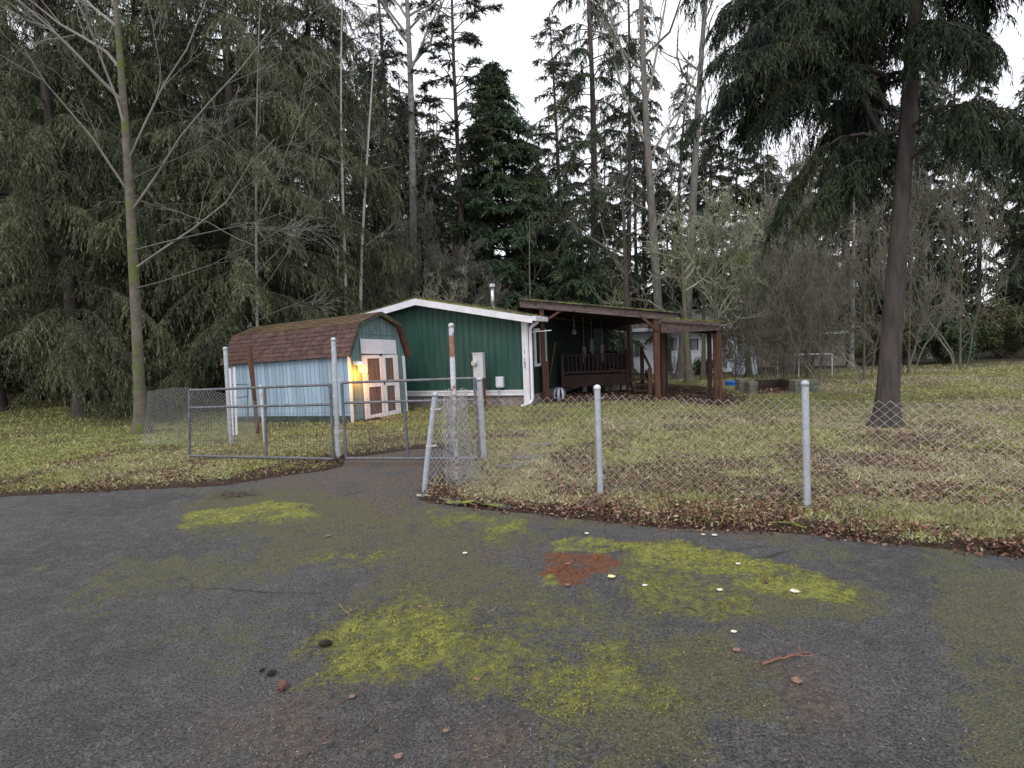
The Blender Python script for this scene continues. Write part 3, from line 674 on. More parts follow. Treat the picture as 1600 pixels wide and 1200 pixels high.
def roof_face(a, b, mat, courses, name, y0=-.16, y1=SLEN+.1):
    mb = MB(); a, b = A3(a), A3(b); d = b-a; L = np.linalg.norm(d); d /= L; nn = A3([-d[1], d[0]]) if d[0] > 0 else A3([d[1], -d[0]])
    if nn[1] < 0: nn = -nn
    mb.prism([(a[0], y0, a[1]), (b[0], y0, b[1]), (b[0]+nn[0]*.03, y0, b[1]+nn[1]*.03), (a[0]+nn[0]*.03, y0, a[1]+nn[1]*.03)], (0, y1-y0, 0))
    ch = L/courses
    for i in range(courses):
        y = y0-.02-R.random()*.2
        while y < y1:
            w = .19+.1*R.random(); ya, yb = max(y, y0-.015)+.004, min(y+w, y1+.015)-.004; y += w
            if yb-ya < .03: continue
            j = .008*R.random(); t0, t1 = i*ch-.012-j, (i+1)*ch+.01; h0, h1 = .045+.006*R.random(), .032
            q = [a+d*t0+nn*.03, a+d*t1+nn*.03, a+d*t1+nn*h1, a+d*t0+nn*h0]
            v = [(p[0], yy, p[1]) for yy in (ya, yb) for p in q]
            mb.add(v, [(0, 1, 2, 3), (7, 6, 5, 4), (0, 4, 5, 1), (1, 5, 6, 2), (2, 6, 7, 3), (3, 7, 4, 0)])
    return mb.build(name, mat, shed)
roof_face((-.09, 1.47), (.295, 2.19), MT['shingle_brown'], 7, 'lower_roof')
roof_face((.29, 2.185), (.98, 2.455), MT['shingle_moss'], 6, 'upper_roof')
roof_face((1.67, 2.185), (.99, 2.455), MT['shingle_moss'], 6, 'upper_roof')
roof_face((2.02, 1.44), (1.665, 2.19), MT['shingle_brown'], 7, 'lower_roof')
mb = MB()
for (a, b), (c, d) in (((-.10, 1.45), (.29, 2.17)), ((.29, 2.17), (.98, 2.44)), ((.98, 2.44), (1.67, 2.17)), ((1.67, 2.17), (2.03, 1.42))):
    mb.beam((a, -.165, b), (c, -.165, d), .016, .05, up=(-(d-b), 0, c-a))
mb.build('rake_trim', MT['dark_base'], shed)
mb = MB()
for i in range(5): mb.box(.90, -.035, 2.09+.035*i, 1.02, -.018, 2.103+.035*i)
mb.box(.885, -.026, 2.07, .90, -.018, 2.26); mb.box(1.02, -.026, 2.07, 1.035, -.018, 2.26); mb.build('vent', MT['teal_planks'], shed)
mb = MB(); mb.prism([(.385, -.05, 1.53), (1.585, -.05, 1.50), (1.575, -.05, 1.84), (.38, -.05, 1.865)], (0, .026, 0)); mb.build('header_panel', MT['white_panel'], shed, bevel=.003)
# double doors, each a frame round two brown panels
def door(x0, x1, zt, zb0, zb1, xs0, xs1):
    fr = MB(); y0, y1 = -.060, -.028; bz = lambda x: zb0+(zb1-zb0)*(x-.4)/1.2
    fr.prism([(x0, y0, bz(x0)), (xs0, y0, bz(xs0)), (xs0, y0, zt), (x0, y0, zt)], (0, y1-y0, 0))
    fr.prism([(xs1, y0, bz(xs1)), (x1, y0, bz(x1)), (x1, y0, zt), (xs1, y0, zt)], (0, y1-y0, 0))
    for za, zb_ in ((zt-.075, zt), (.76, .87)): fr.box(xs0, y0+.002, za, xs1, y1, zb_)
    fr.prism([(xs0, y0+.002, bz(xs0)), (xs1, y0+.002, bz(xs1)), (xs1, y0+.002, bz(xs1)+.10), (xs0, y0+.002, bz(xs0)+.10)], (0, y1-y0-.002, 0))
    o = fr.build('door', MT['white_paint'], shed, bevel=.003)
    for za, zb_ in ((.10, .76), (.87, zt-.075)):
        p = MB(); planks(p, lambda a, e, z: (xs0+a, -.030-e*.7, z), xs1-xs0, .085, za, lambda x: zb_, th=.016, gap=.006)
        p.box(xs0, -.030, za, xs1, -.024, zb_); p.build('panel', MT['brown_panel'], o)
    return o
dL = door(.40, 1.03, 1.49, .02, .07, .55, .965); dR = door(1.04, 1.60, 1.49, .02, .07, 1.15, 1.44)
mb = MB(); mb.tube([(1.06, -.06, .80), (1.06, -.085, .80), (1.06, -.085, .86), (1.06, -.06, .86)], .008, 6); mb.box(1.045, -.066, .79, 1.075, -.060, .87); mb.build('handle', MT['black'], dR)
mb = MB(); mb.box(.945, -.072, 1.475, 1.06, -.060, 1.50); mb.tube([(1.0, -.08, 1.47), (1.0, -.07, 1.51)], .01, 6); mb.build('latch', MT['black'], dL)
# door mat plank lying before the door
pm = thing('wooden_plank', 'mossy old plank lying at the foot of the shed doors', 'plank', G(580, 659), SA+.15)
mb = MB(); mb.box(-.25, -.06, .03, .28, .05, .07); mb.build('board', MT['dark_wood'], pm, bevel=.008); mb = MB(); mb.box(-.22, -.04, .0, -.12, .04, .03); mb.build('foot', MT['asphalt_chunk'], pm); mb = MB(); mb.box(.14, -.04, .0, .24, .04, .03); mb.build('foot', MT['asphalt_chunk'], pm)
# lit lamp on the shed's front wall
lw = np.array([*(sFL + sx*.22 - sy*.04), 1.20])
lamp = thing('wall_lamp', 'lit yellow lamp in a bell shade on the corner of the shed front', 'lamp', lw, SA)
mb = MB(); mb.box(-.10, -.03, .09, .10, .012, .16); mb.lathe([(.11, 0), (.115, .012), (.09, .05), (.03, .075)], (0, -.10, .075), 18); mb.build('cover', MT['white_trim'], lamp, bevel=.004)
mb = MB(); mb.lathe([(.062, .075), (.072, .02), (.06, -.05), (.035, -.085), (.0, -.09)][::-1], (.02, -.11, .0), 18); 
mtl, nt, b = new_mat('lit_glass'); b.inputs['Base Color'].default_value = (.9, .75, .2, 1); b.inputs['Emission Color'].default_value = (1., .74, .12, 1); b.inputs['Emission Strength'].default_value = 1.5
mb.build('glass_shade', mtl, lamp, smooth=True)
t = np.linspace(0, 1, 12); cv = np.stack([-.02+.30*t, -.06+0*t, .03-.36*np.sin(t*2.6)*1.0*(1-.35*t)], 1); mb = MB(); mb.tube(cv, .005, 5); mb.build('cord', MT['black'], lamp)
ld = D.lights.new('lamp_glow', 'POINT'); ld.energy = 22; ld.color = (1., .33, .035); ld.shadow_soft_size = .07
lo = D.objects.new('lamp_glow', ld); link(lo, lamp); lo.location = (-.01, -.15, -.13)

# ------------------------------------------------------------------ porch roof, deck, stairs
porch = thing('porch_roof', 'dark brown timber lean-to porch roof on posts beside the mobile home', 'porch roof', (.95, 16.3, 0))
O = A3([.95, 16.3, 0])
def pz(x): return 2.755-(x-.28)*(.52/4.11)
def fy(x): return 15.25-(x-.28)*.1/4.1
mb = MB()
for i in range(3):     # fascia in three lengths of board
    xa, xb = .28+i*1.37, .28+(i+1)*1.37-.004
    mb.prism([A3([xa, fy(xa)-.002*i, pz(xa)-.20])-O, A3([xb, fy(xb)-.002*i, pz(xb)-.20])-O, A3([xb, fy(xb)-.002*i, pz(xb)-.012*i])-O, A3([xa, fy(xa)-.002*i, pz(xa)-.012*i])-O], (0, .045, 0))
mb.build('fascia', MT['weathered_beam'], porch, bevel=.006)
mb = MB(); xa, xb = .26, 4.41
mb.prism([A3([xa, 15.17, pz(xa)-.002])-O, A3([xb, 15.07, pz(xb)-.002])-O, A3([xb, 21.4, pz(xb)-.002])-O, A3([xa, 21.4, pz(xa)-.002])-O], (0, 0, .035)); mb.build('roof_deck', MT['shingle_dark'], porch)
mb = MB()
for yy in np.arange(15.6, 21.4, .55): mb.beam(A3([.45, yy, pz(.45)-.08])-O, A3([4.3, yy, pz(4.3)-.08])-O, .045, .14)
mb.build('rafter', MT['dark_wood'], porch)
mb = MB(); mb.prism([A3([1.2, 21.3, pz(1.2)-.34])-O, A3([4.4, 21.3, pz(4.4)-.34])-O, A3([4.4, 21.3, pz(4.4)-.01])-O, A3([1.2, 21.3, pz(1.2)-.01])-O], (0, .06, 0))
mb.build('beam', MT['dark_wood'], porch)
def post(x, y, z, w, mat, z0=-.1, lean=(0, 0), nm='post', par=porch, o=O):
    mb = MB(); mb.beam(A3([x, y, z0])-o, A3([x+lean[0], y+lean[1], z])-o, w, w, up=(0, 1, 0)); return mb.build(nm, mat, par, bevel=.006)
post(.87, 15.36, pz(.87)-.15, .11, MT['rust_wood'], lean=(-.02, 0)); post(.95, 15.42, 1.12, .07, MT['rust_wood'])
post(3.84, 15.26, pz(3.84)-.19, .14, MT['rust_wood'], lean=(-.02, 0))
post(4.08, 15.6, 2.0, .12, MT['stain_wood']); post(4.2, 15.65, 2.0, .05, MT['dark_wood'])
post(3.5, 21.1, pz(3.5)-.2, .12, MT['dark_wood']); post(4.3, 21.1, pz(4.3)-.2, .12, MT['dark_wood'])
mb = MB(); mb.beam(W(849, 503, 15.31)-O, W(880, 483, 15.31)-O, .06, .10, up=(0, 1, 0)); mb.build('brace', MT['rust_wood'], porch, bevel=.004)
mb = MB(); mb.beam(W(996, 489, 15.21)-O, W(1026, 517, 15.21)-O, .06, .13, up=(0, 1, 0)); mb.build('brace', MT['rust_wood'], porch, bevel=.004)
mb = MB(); mb.tube([W(868, 534, 15.7)-O, W(854, 622, 15.6)-O], .02, 7); mb.build('prop', MT['stain_wood'], porch)
# moss on the roof edge
def moss_strip(par, o, fn, n, name, cols=((.12, .12, .02), (.34, .36, .05)), sz=(.02, .05)):
    P = np.array([fn(R.random()) for _ in range(n)])-o
    d = unit(np.stack([R.normal(0, .6, n), R.normal(0, .6, n), np.ones(n)], 1)); w = unit(np.cross(d, R.normal(size=(n, 3)))); u = R.random(n)[:, None]
    v = tris(P, d, w, sz[0]+(sz[1]-sz[0])*R.random(n), .03+.03*R.random(n))
    o_ = mesh_arr(name, v, np.arange(len(v)).reshape(-1, 3), MT['attr_leaf'], par, cols=np.repeat(A3(cols[0])*(1-u)+A3(cols[1])*u, 3, 0)); o_['kind'] = 'stuff'
def fmoss(u):
    x = 3.7+.6*R.random() if u < .6 else .35+3.9*R.random(); return (x, fy(x)-.02+.9*R.random()**2, pz(x)+.03-(.05*R.random() if x > 3.6 and R.random() < .3 else 0))
moss_strip(porch, O, fmoss, 1500, 'roof_moss', ((.05, .045, .025), (.17, .165, .05)), (.010, .030))
mb = MB(); x = 1.35
while x < 2.95: mb.box(x-O[0], 21.0-O[1], .55, x+.085-O[0], 21.03-O[1], pz(x)-.3); x += .085+(.035 if R.random() < .3 else .008)
mb.build('screen', MT['dark_wood'], porch)
# low canopy on the right
cp = thing('side_canopy', 'low sloping timber canopy on brown posts at the right end of the porch', 'canopy', (4.7, 13.0, 0)); OC = A3([4.7, 13.0, 0])
CA, CB, CC = A3([3.93, 15.2, 2.055]), A3([4.70, 13.0, 1.84]), A3([5.85, 17.0, 1.86])
CD_ = CA+CC-CB
mb = MB(); mb.prism([p-OC for p in (CA, CB, CC, CD_)], (0, 0, .04)); mb.build('roof_deck', MT['shingle_dark'], cp)
mb = MB(); mb.prism([A3([3.925, 15.18, 1.735])-OC, A3([4.675, 12.97, 1.73])-OC, A3([4.675, 12.97, 1.835])-OC, A3([3.925, 15.18, 2.05])-OC], (.05, .01, 0)); mb.build('beam', MT['weathered_beam'], cp, bevel=.005)
mb = MB(); mb.prism([A3([3.89, 15.15, 2.04])-OC, A3([4.655, 12.9, 1.82])-OC, A3([4.655, 12.9, 1.885])-OC, A3([3.89, 15.15, 2.115])-OC], (.022, .01, 0)); mb.build('fascia', MT['weathered_beam'], cp, bevel=.004)
mb = MB(); mb.beam(A3([4.74, 13.0, 1.75])-OC, A3([5.85, 17.0, 1.76])-OC, .06, .16); mb.beam(A3([5.8, 17.0, 1.78])-OC, A3([4.9, 18.4, 1.95])-OC, .06, .2); mb.build('rafter', MT['dark_wood'], cp)
post(4.70, 13.05, 1.74, .072, MT['rust_wood'], par=cp, o=OC, lean=(-.01, 0)); post(4.96, 14.1, 1.70, .075, MT['rust_wood'], par=cp, o=OC, lean=(0, 0)); post(4.91, 14.35, 1.70, .09, MT['dark_wood'], par=cp, o=OC)
moss_strip(cp, OC, lambda u: CB*(u*.9)+CA*(1-u*.9)+A3([-.03+.3*R.random(), 0, .06]), 700, 'roof_moss', ((.10, .09, .03), (.20, .19, .06)), (.015, .03))

deck = thing('porch_deck', 'dark red timber deck with baluster railings under the porch roof', 'deck', (2.4, 17, 0)); OD = A3([2.4, 17, 0])
x0, x1, ya, yb = 1.55, 3.38, 17.0, 20.9
mb = MB()
for i in range(28):
    yy = ya+i*.14
    if yy < yb: mb.box(max(x0, .43+(yy-14.43)*.3436+.06)-OD[0], yy-OD[1], .585, x1-OD[0], yy+.133-OD[1], .62)
mb.build('floor_boards', MT['dark_wood'], deck)
mb = MB()
for i in range(19):
    xx = x0+i*.098; mb.box(xx-OD[0], -.03, .27+.02*R.random(), xx+.09-OD[0], -.008, .60)
mb.box(x0-OD[0], -.04, .50, x1-OD[0], -.031, .60); mb.build('skirt_boards', MT['red_deck'], deck)
def rail(a, b, z0=.70, z1=1.20, sp=.115, mat=MT['red_deck']):
    a, b = A3([*a, 0]), A3([*b, 0]); L = np.linalg.norm(b-a)
    mb = MB(); mb.beam(a-OD+A3([0, 0, z1]), b-OD+A3([0, 0, z1]), .09, .04); mb.beam(a-OD+A3([0, 0, z0]), b-OD+A3([0, 0, z0]), .04, .07); rr = mb.build('railing', mat, deck)
    k = int(L/sp)
    for i in range(1, k):
        p = a+(b-a)*i/k-OD; mb = MB(); mb.box(p[0]-.019, p[1]-.019, z0+.03, p[0]+.019, p[1]+.019, z1-.018); mb.build('baluster', mat, rr)
rail((1.55, 17.0), (3.36, 17.0)); rail((3.36, 17.0), (3.36, 20.8), sp=.19); rail((2.75, 20.85), (4.4, 20.85), sp=.14)
post(3.40, 17.0, 1.32, .10, MT['red_deck'], z0=.0, par=deck, o=OD); post(1.5, 17.0, 1.25, .09, MT['stain_wood'], z0=0, par=deck, o=OD); post(2.9, 17.05, .6, .10, MT['red_deck'], z0=-.05, par=deck, o=OD); post(3.36, 20.85, 1.4, .1, MT['dark_wood'], z0=0, par=deck, o=OD)
st = thing('porch_steps', 'dark open wooden steps climbing to the deck between two posts', 'steps', (3.75, 16.5, 0)); OS = A3([3.75, 16.5, 0])
for i, (yy, z) in enumerate(((16.35, .15), (16.62, .29), (16.9, .43), (17.18, .57))):
    mb = MB(); mb.box(-.26, yy-16.5, z-.03, .26, yy-16.5+.25, z+.008); mb.build('tread', MT['stain_wood'], st, bevel=.004)
mb = MB(); mb.beam(A3([3.47, 16.3, .03])-OS, A3([3.47, 17.4, .60])-OS, .04, .2); mb.beam(A3([4.03, 16.35, .03])-OS, A3([4.03, 17.4, .60])-OS, .04, .2); mb.build('stringer', MT['dark_wood'], st)
mb = MB(); mb.beam(A3([3.85, 16.12, -.05])-OS, A3([3.85, 16.12, .80])-OS, .10, .10, up=(0, 1, 0)); mb.build('newel_post', MT['rust_wood'], st, bevel=.005)
mb = MB(); mb.beam(A3([3.87, 17.15, -.05])-OS, A3([3.87, 17.15, 1.38])-OS, .10, .10, up=(0, 1, 0)); mb.build('newel_post', MT['red_deck'], st, bevel=.005)
mb = MB(); mb.beam(A3([3.86, 16.1, .80])-OS, A3([3.87, 17.1, 1.25])-OS, .04, .09); mb.build('handrail', MT['rust_wood'], st)

# things under the porch
t = thing('porch_light', 'pale glass light hanging from the dark porch ceiling', 'light', W(897, 520, 18)); 
mb = MB(); mb.lathe([(.0, -.06), (.06, -.05), (.10, .0), (.05, .03)], n=14); mb.build('glass_shade', MT['glass_pale'], t, smooth=True)
mb = MB(); mb.lathe([(.05, .02), (.07, .05), (.05, .10), (.012, .11)], n=14); mb.tube([(0, 0, .1), (0, 0, .62)], .008, 5); mb.build('fitting', MT['galv'], t)
ch = thing('wind_chime', 'wind chime of pale tubes hanging from the porch ceiling', 'wind chime', W(913, 560, 18.5), 0, 'wind chimes under the porch'); zc = W(913, 560, 18.5)[2]
mb = MB(); mb.lathe([(.06, 0), (.065, .012), (.0, .02)], (0, 0, .34), 12); mb.tube([(0, 0, .35), (0, 0, pz(2.2)-zc-.1)], .005, 4); mb.build('disc', MT['white_trim'], ch)
for i in range(5):
    mb = MB(); a = i*1.256; mb.tube([(.045*math.cos(a), .045*math.sin(a), .33), (.045*math.cos(a), .045*math.sin(a), -.0-.05*i)], .009, 6); mb.build('tube', MT['galv'], ch)
for px, py, y in ((925, 548, 19), (941, 556, 19.6)): dup(ch, W(px, py, y), R.random()*3)
mbk = thing('plastic_bucket', 'small white plastic bucket standing under the deck edge', 'bucket', (*G(932, 616)[:2], 0)); 
mb = MB(); mb.lathe([(.09, 0), (.12, .24), (.128, .24), (.128, .26), (.11, .26), (.085, .02)]); mb.build('pail', MT['white_trim'], mbk); mb = MB(); tt = np.linspace(0, math.pi, 9); mb.tube(np.stack([.125*np.cos(tt), np.zeros(9)-.02, .25+.07*np.sin(tt)], 1), .005, 5); mb.build('handle', MT['galv'], mbk)
bg = thing('striped_bag', 'round navy and white striped bag at the foot of the left porch post', 'bag', (1.30, 15.9, 0), .3); bg.scale = (.85, .85, .8)
for nm, mt1, off in (('white_panels', 'white_cloth', 0), ('navy_panels', 'navy_cloth', 1)):
    v = []; f = []; nA, nB = 48, 12
    for i in range(nA+1):
        for j in range(nB+1):
            th = i*2*math.pi/nA; ph = j/nB*math.pi; rr = .205*(1+.05*math.cos(th*6)) * math.sin(ph)**.8
            v.append((rr*math.cos(th), rr*math.sin(th), .22-.235*math.cos(ph)))
    for i in range(nA):
        if (i//3) % 2 == off:
            for j in range(nB): a_ = i*(nB+1)+j; f.append((a_, a_+nB+1, a_+nB+2, a_+1))
    mesh_arr(nm, A3(v), A3(f), MT[mt1], bg, smooth=True)
mb = MB(); mb.lathe([(.04, .44), (.05, .46), (.03, .50), (.0, .50)], n=10); mb.build('knot', MT['navy_cloth'], bg)
cn = thing('traffic_cone', 'faded white cone standing in the dark beneath the deck', 'cone', (*G(914, 614)[:2], 0)); mb = MB(); mb.lathe([(.09, .02), (.02, .36), (.0, .36)], n=14); mb.build('body', MT['white_cloth'], cn); mb = MB(); mb.box(-.11, -.11, 0, .11, .11, .022); mb.build('base', MT['house_skirt'], cn)
blk = thing('concrete_block', 'pale concrete block standing below the deck beside the steps', 'block', (3.62, 18.2, 0), .1, 'blocks beneath the deck')
mb = MB()
for a_ in ((-.2, -.1, 0, .2, -.07, .19), (-.2, .07, 0, .2, .1, .19), (-.2, -.07, 0, -.17, .07, .19), (.17, -.07, 0, .2, .07, .19), (-.02, -.07, 0, .02, .07, .19)): mb.box(*a_)
mb.build('shell', MT['concrete'], blk); mb = MB(); mb.box(-.2, -.1, .20, .2, .1, .24); mb.build('cap', MT['concrete'], blk)
dup(blk, (3.0, 18.2, 0), .4); dup(blk, (3.1, 17.9, 0), -.3)

# ------------------------------------------------------------------ galvanised posts, gates, chain link
def pipe(name, label, cat, base, top, r, mat, cap=True, n=12, group=None, capmat='galv'):
    base, top = A3(base, float) if False else np.array(base, float), np.array(top, float)
    t = thing(name, label, cat, base, 0, group)
    mb = MB(); mb.tube([(0, 0, -.08), *( (top-base)*k for k in (.25, .5, .75, 1.))], r, n); mb.build('pipe', MT[mat], t, smooth=False)
    if cap:
        mb = MB(); mb.lathe([(r*1.12, -.02), (r*1.14, .012), (r*.8, r*.8), (r*.3, r*1.05)], tuple(top-base), n); mb.build('cap', MT[capmat], t, smooth=True)
    return t
def clamp(par, z, r, d=(1, 0), ax0=(0, 0)):
    mb = MB(); mb.tube([(ax0[0], ax0[1], z-.011), (ax0[0], ax0[1], z+.011)], r*1.16, 12); mb.beam((ax0[0]+d[0]*r, ax0[1]+d[1]*r, z), (ax0[0]+d[0]*(r+.05), ax0[1]+d[1]*(r+.05), z), .012, .018); mb.build('hinge', MT['pale_pipe'], par)
gb = G(529, 718); gt = W(521, 531, gb[1]+.02)
gp = pipe('gate_post', 'tall galvanised gate post between the two gates', 'gate post', gb, gt, .036, 'galv')
for k, z, dd in ((0, 1.18, 1), (1, .95, -1), (2, .43, 1), (3, .40, -1)):
    q = (gt-gb)*(z/gt[2]); clamp(gp, z, .036, (dd, 0), (q[0], q[1]))
def gate(name, label, corners, verts_at, meshz, hinge):
    """corners: bottom and top of both end stiles; verts_at: inner uprights (0..1)"""
    b0, b1, t0, t1 = [np.array(c, float) for c in corners]; o = b0.copy(); g = thing(name, label, 'gate', o)
    P = lambda u, v: b0+(b1-b0)*u+(t0+(t1-t0)*u-b0-(b1-b0)*u)*v-o
    r = .021
    for u in (0, 1):
        mb = MB(); mb.tube([P(u, -.0), P(u, .5), P(u, 1.0)], r, 10); mb.build('stile', MT['dark_tube'], g)
    for u in verts_at:
        mb = MB(); mb.tube([P(u, 0), P(u, 1.0)], r*.95, 10); mb.build('upright', MT['dark_tube'], g)
    for v in (0, .735, 1):
        mb = MB(); mb.tube([P(0, v), P(.5, v), P(1, v)], r*.9, 10); mb.build('rail', MT['dark_tube'], g)
    mb = MB(); L = np.linalg.norm(b1-b0); nv = int(L/.052)
    for i in range(1, nv): mb.tube([P(i/nv, .0), P(i/nv, meshz)], .0016, 3, False)
    for j in range(1, 10): mb.tube([P(0, meshz*j/9), P(1, meshz*j/9)], .0016, 3, False)
    mb.build('wire_panel', MT['wire_dark'], g)
    return g
BZ = .10
rb0, rb1 = G(541, 716, BZ), G(749, 716.5, BZ); rt0, rt1 = W(534, 598, rb0[1]), W(741, 591, rb1[1])
gate('wide_gate', 'long grey tube gate with wire mesh, closed across the driveway', (rb0, rb1, rt0, rt1), (.475,), .78, 0)
lb1, lb0 = G(521, 717, BZ), G(296, 712, BZ); lt1, lt0 = W(516, 601, lb1[1]), W(296, 610, lb0[1])
gate('left_gate', 'dark grey tube gate with wire mesh standing over green grass before the blue shed', (lb0, lb1, lt0, lt1), (.555,), .70, 0)['category'] = 'gate'
eb = G(757, 722); et = W(749, 593, eb[1])
ep = pipe('latch_post', 'galvanised post with bands at the latch end of the long gate', 'gate post', eb, et, .038, 'galv')
for z in (.62, .86, .38): q = (et-eb)*(z/et[2]); clamp(ep, z, .038, (-1, 0), (q[0], q[1]))

def chain(name_or_parent, f, L, Hh, cell=.084, r=.0026, mat='wire', name='mesh', u0=0, v0=0, strands=None):
    """woven wire: every strand zigzags and hooks its neighbours; f(u, v) places it"""
    ns = int(L/(cell/2)); nz = int(Hh/(cell/2)); V = []; Fc = []; c = 0
    for k in range(ns):
        i = np.arange(nz+1); U = (k+((i+k) % 2))*cell/2+u0; Vv = v0+i*cell/2
        P = np.array([f(a, b) for a, b in zip(U, Vv)])
        off = .5*r*np.where((i+k) % 2 == 0, 1, -1)
        P[:, 1] += off
        t = np.gradient(P, axis=0); t = unit(t)
        a = unit(np.cross(t, [0, 1., 0])); b = np.cross(t, a)
        for j in range(3):
            th = j*2.0944; V.append(P+r*(math.cos(th)*a+math.sin(th)*b))
        m_ = nz+1; ii = np.arange(nz)
        for j in range(3):
            j2 = (j+1) % 3; Fc.append(np.stack([c+j*m_+ii, c+j2*m_+ii, c+j2*m_+ii+1, c+j*m_+ii+1], 1))
        c += 3*m_
    return mesh_arr(name, np.vstack(V), np.vstack(Fc), MT[mat], name_or_parent)
FP = [A3([-1.04, 6.40]), A3([.87, 5.94]), A3([2.62, 5.22]), A3([5.2, 3.75]), A3([7.4, 2.2])]
lean_b = G(662, 768); lean_t = W(680, 617, lean_b[1]-.05)
cf = thing('chain_link_fence', 'sagging chain link fence along the front of the lawn, without a top rail', 'fence', (*FP[1], 0))
for (a, b), (za, zb_), seed in (((FP[0]+A3([.42, -.1]), FP[1]), (1.07, 1.10), 1), ((FP[1], FP[2]), (1.10, 1.05), 2), ((FP[2], FP[3]), (1.05, 1.05), 3), ((FP[3], FP[4]), (1.05, 1.05), 4)):
    L = np.linalg.norm(b-a); nrm = A3([-(b-a)[1], (b-a)[0]])/L
    def f(u, v, a=a, b=b, za=za, zb_=zb_, L=L, nrm=nrm, seed=seed):
        t = u/L; h = za+(zb_-za)*t-.025*math.sin(math.pi*t)
        s_ = v/1.125; wv = .018*math.sin(u*2.1+seed)+.02*math.sin(v*3+u*1.3+seed)*s_
        p = a+(b-a)*t+nrm*(wv+.03)
        return (p[0]-FP[1][0], p[1]-FP[1][1], .0+h*s_+.006*math.sin(u*7+seed))
    chain(cf, f, L, 1.125, mat='wire_brown')
# loose end of the mesh, gathered between the leaning post and the rusty pipe
pb, pt = G(714, 755), W(705, 509, 6.72)
nse = lambda a, b, s_: float(vnoise(A3([a*s_]), A3([b*s_]), 5)[0])-.5
def f2(u, v):
    t = min(1, u/.62); s_ = v/1.125; h = 1.05*s_
    lx = lean_b[0]+(lean_t[0]-lean_b[0])*s_+.02; ly = lean_b[1]-.02
    ex = -.62+.05*nse(u, v, 6); e2 = ex+(.02 if s_ > .5 else .10*(.5-s_))
    x = lx+(e2-lx)*t+.03*nse(u*2, v, 5); y = ly+.10*t+.06*nse(u, v*2, 4)
    return (x-lean_b[0], y-lean_b[1], h+.03*nse(u, v, 9))
lp = pipe('leaning_post', 'leaning galvanised corner post where the loose fence mesh ends by the driveway', 'fence post', lean_b, lean_t, .031, 'galv')
for z in (.93, .52): q = (lean_t-lean_b)*(z/lean_t[2]); clamp(lp, z, .031, (1, 0), (q[0], q[1]))
lm = thing('loose_mesh', 'bunched roll of loose chain link mesh gathered round the rusty pipe', 'wire mesh', lean_b)
chain(lm, f2, .62, 1.125, name='flat_mesh')
def f3(u, v):
    s_ = v/1.15; ang = u*9.5+1.2*nse(u, v, 3); rr = (.060+.075*(u/1.9)+.05*nse(u, v, 7))*(1+.55*(1-s_)**1.5)
    cx = pb[0]+(pt[0]-pb[0])*(s_*1.05/1.86)+.02+.05*(1-s_)+.05*nse(v, 1, 2.2); cy = pb[1]-.10
    return (cx+rr*1.15*math.cos(ang)+.04*nse(u*3, v, 8)-lean_b[0], cy+rr*math.sin(ang)-lean_b[1], .02+1.10*s_+.07*nse(u, v, 6)*s_)
chain(lm, f3, 1.9, 1.15, name='rolled_mesh')
pipe('rusty_pipe_post', 'tall pale pipe post with a rusty top standing in the gathered mesh', 'post', pb, pt, .030, 'rusty_pipe', capmat='pale_pipe')
def ties(par, base, r):
    for z in (.22, .5, .8, 1.02):
        mb = MB(); t = np.linspace(0, 6.28, 9); mb.tube(np.stack([r*1.15*np.cos(t), r*1.15*np.sin(t), z+.012*np.sin(t*1.5)], 1), .0035, 4); mb.tube([(r, .0, z), (r+.045, .03, z+.02)], .003, 4); mb.build('tie_wire', MT['galv'], par)
fp = pipe('fence_post', 'straight galvanised fence post in front of the lawn', 'fence post', (FP[1][0], FP[1][1]-.05, 0), (*(W(933, 606, FP[1][1]-.05)),), .031, 'galv', capmat='white_trim')
pipe('fence_post', 'galvanised lawn fence post, second from the right, close to the drive edge', 'fence post', (FP[2][0]+.02, FP[2][1]-.05, 0), (FP[2][0]+.0, FP[2][1]-.05, 1.16), .031, 'galv')
pipe('fence_post', 'galvanised fence post farthest right along the lawn fence', 'fence post', (FP[3][0], FP[3][1]-.05, 0), (FP[3][0], FP[3][1]-.05, 1.16), .031, 'galv')
ties(fp, None, .031)
# older fence behind the left gate
q0 = G(361, 695); q1 = W(352, 545, q0[1])
pipe('old_post', 'tall grey post of the old fence left of the shed', 'fence post', q0, q1, .036, 'galv')
s0 = G(415, 694); s1 = W(407, 604, s0[1])
sp_ = pipe('old_post', 'short whitish post with a rusty foot behind the left gate', 'fence post', s0, s1, .030, 'pale_pipe', capmat='pale_pipe')
of = thing('old_fence', 'slumped chain link fence behind the left gate, its wires slanting', 'fence', (q0[0], q0[1], 0))
def f4(u, v):
    s_ = v/1.1; t = u/2.9; a = A3([q0[0]-1.6, q0[1]+.3]); b = s0[:2]; p = a+(b-a)*t
    h = (1.02-.22*t**3+.06*math.sin(t*5)); return (p[0]-q0[0]-.22*(1-s_), p[1]-q0[1]+.05*math.sin(v*3+u*2), h*s_)
chain(of, f4, 2.9, 1.1, cell=.072, r=.0026, name='mesh')
w0 = W(362, 640, 11.4); pk0 = thing('white_picket', 'pair of peeling white pickets beside the shed corner', 'picket', (w0[0], 11.4, -.05))
for (pa, pb_), hh in ((((359, 576), (364, 680)), 0), (((366, 574), (370, 680)), 1)):
    a, b = W(*pa, 11.4), W(*pb_, 11.4); o_ = A3([w0[0], 11.4, -.05]); mb = MB(); mb.beam(b-o_, a-o_, .045, .02, up=(0, 1, 0)); mb.build('board', MT['white_paint'], pk0, bevel=.004)
a, b = W(389, 540, 11.6), W(403, 672, 11.6)
rp = thing('rusty_brown_post', 'reddish brown leaning timber post in front of the blue shed wall', 'post', (b[0], b[1], 0))
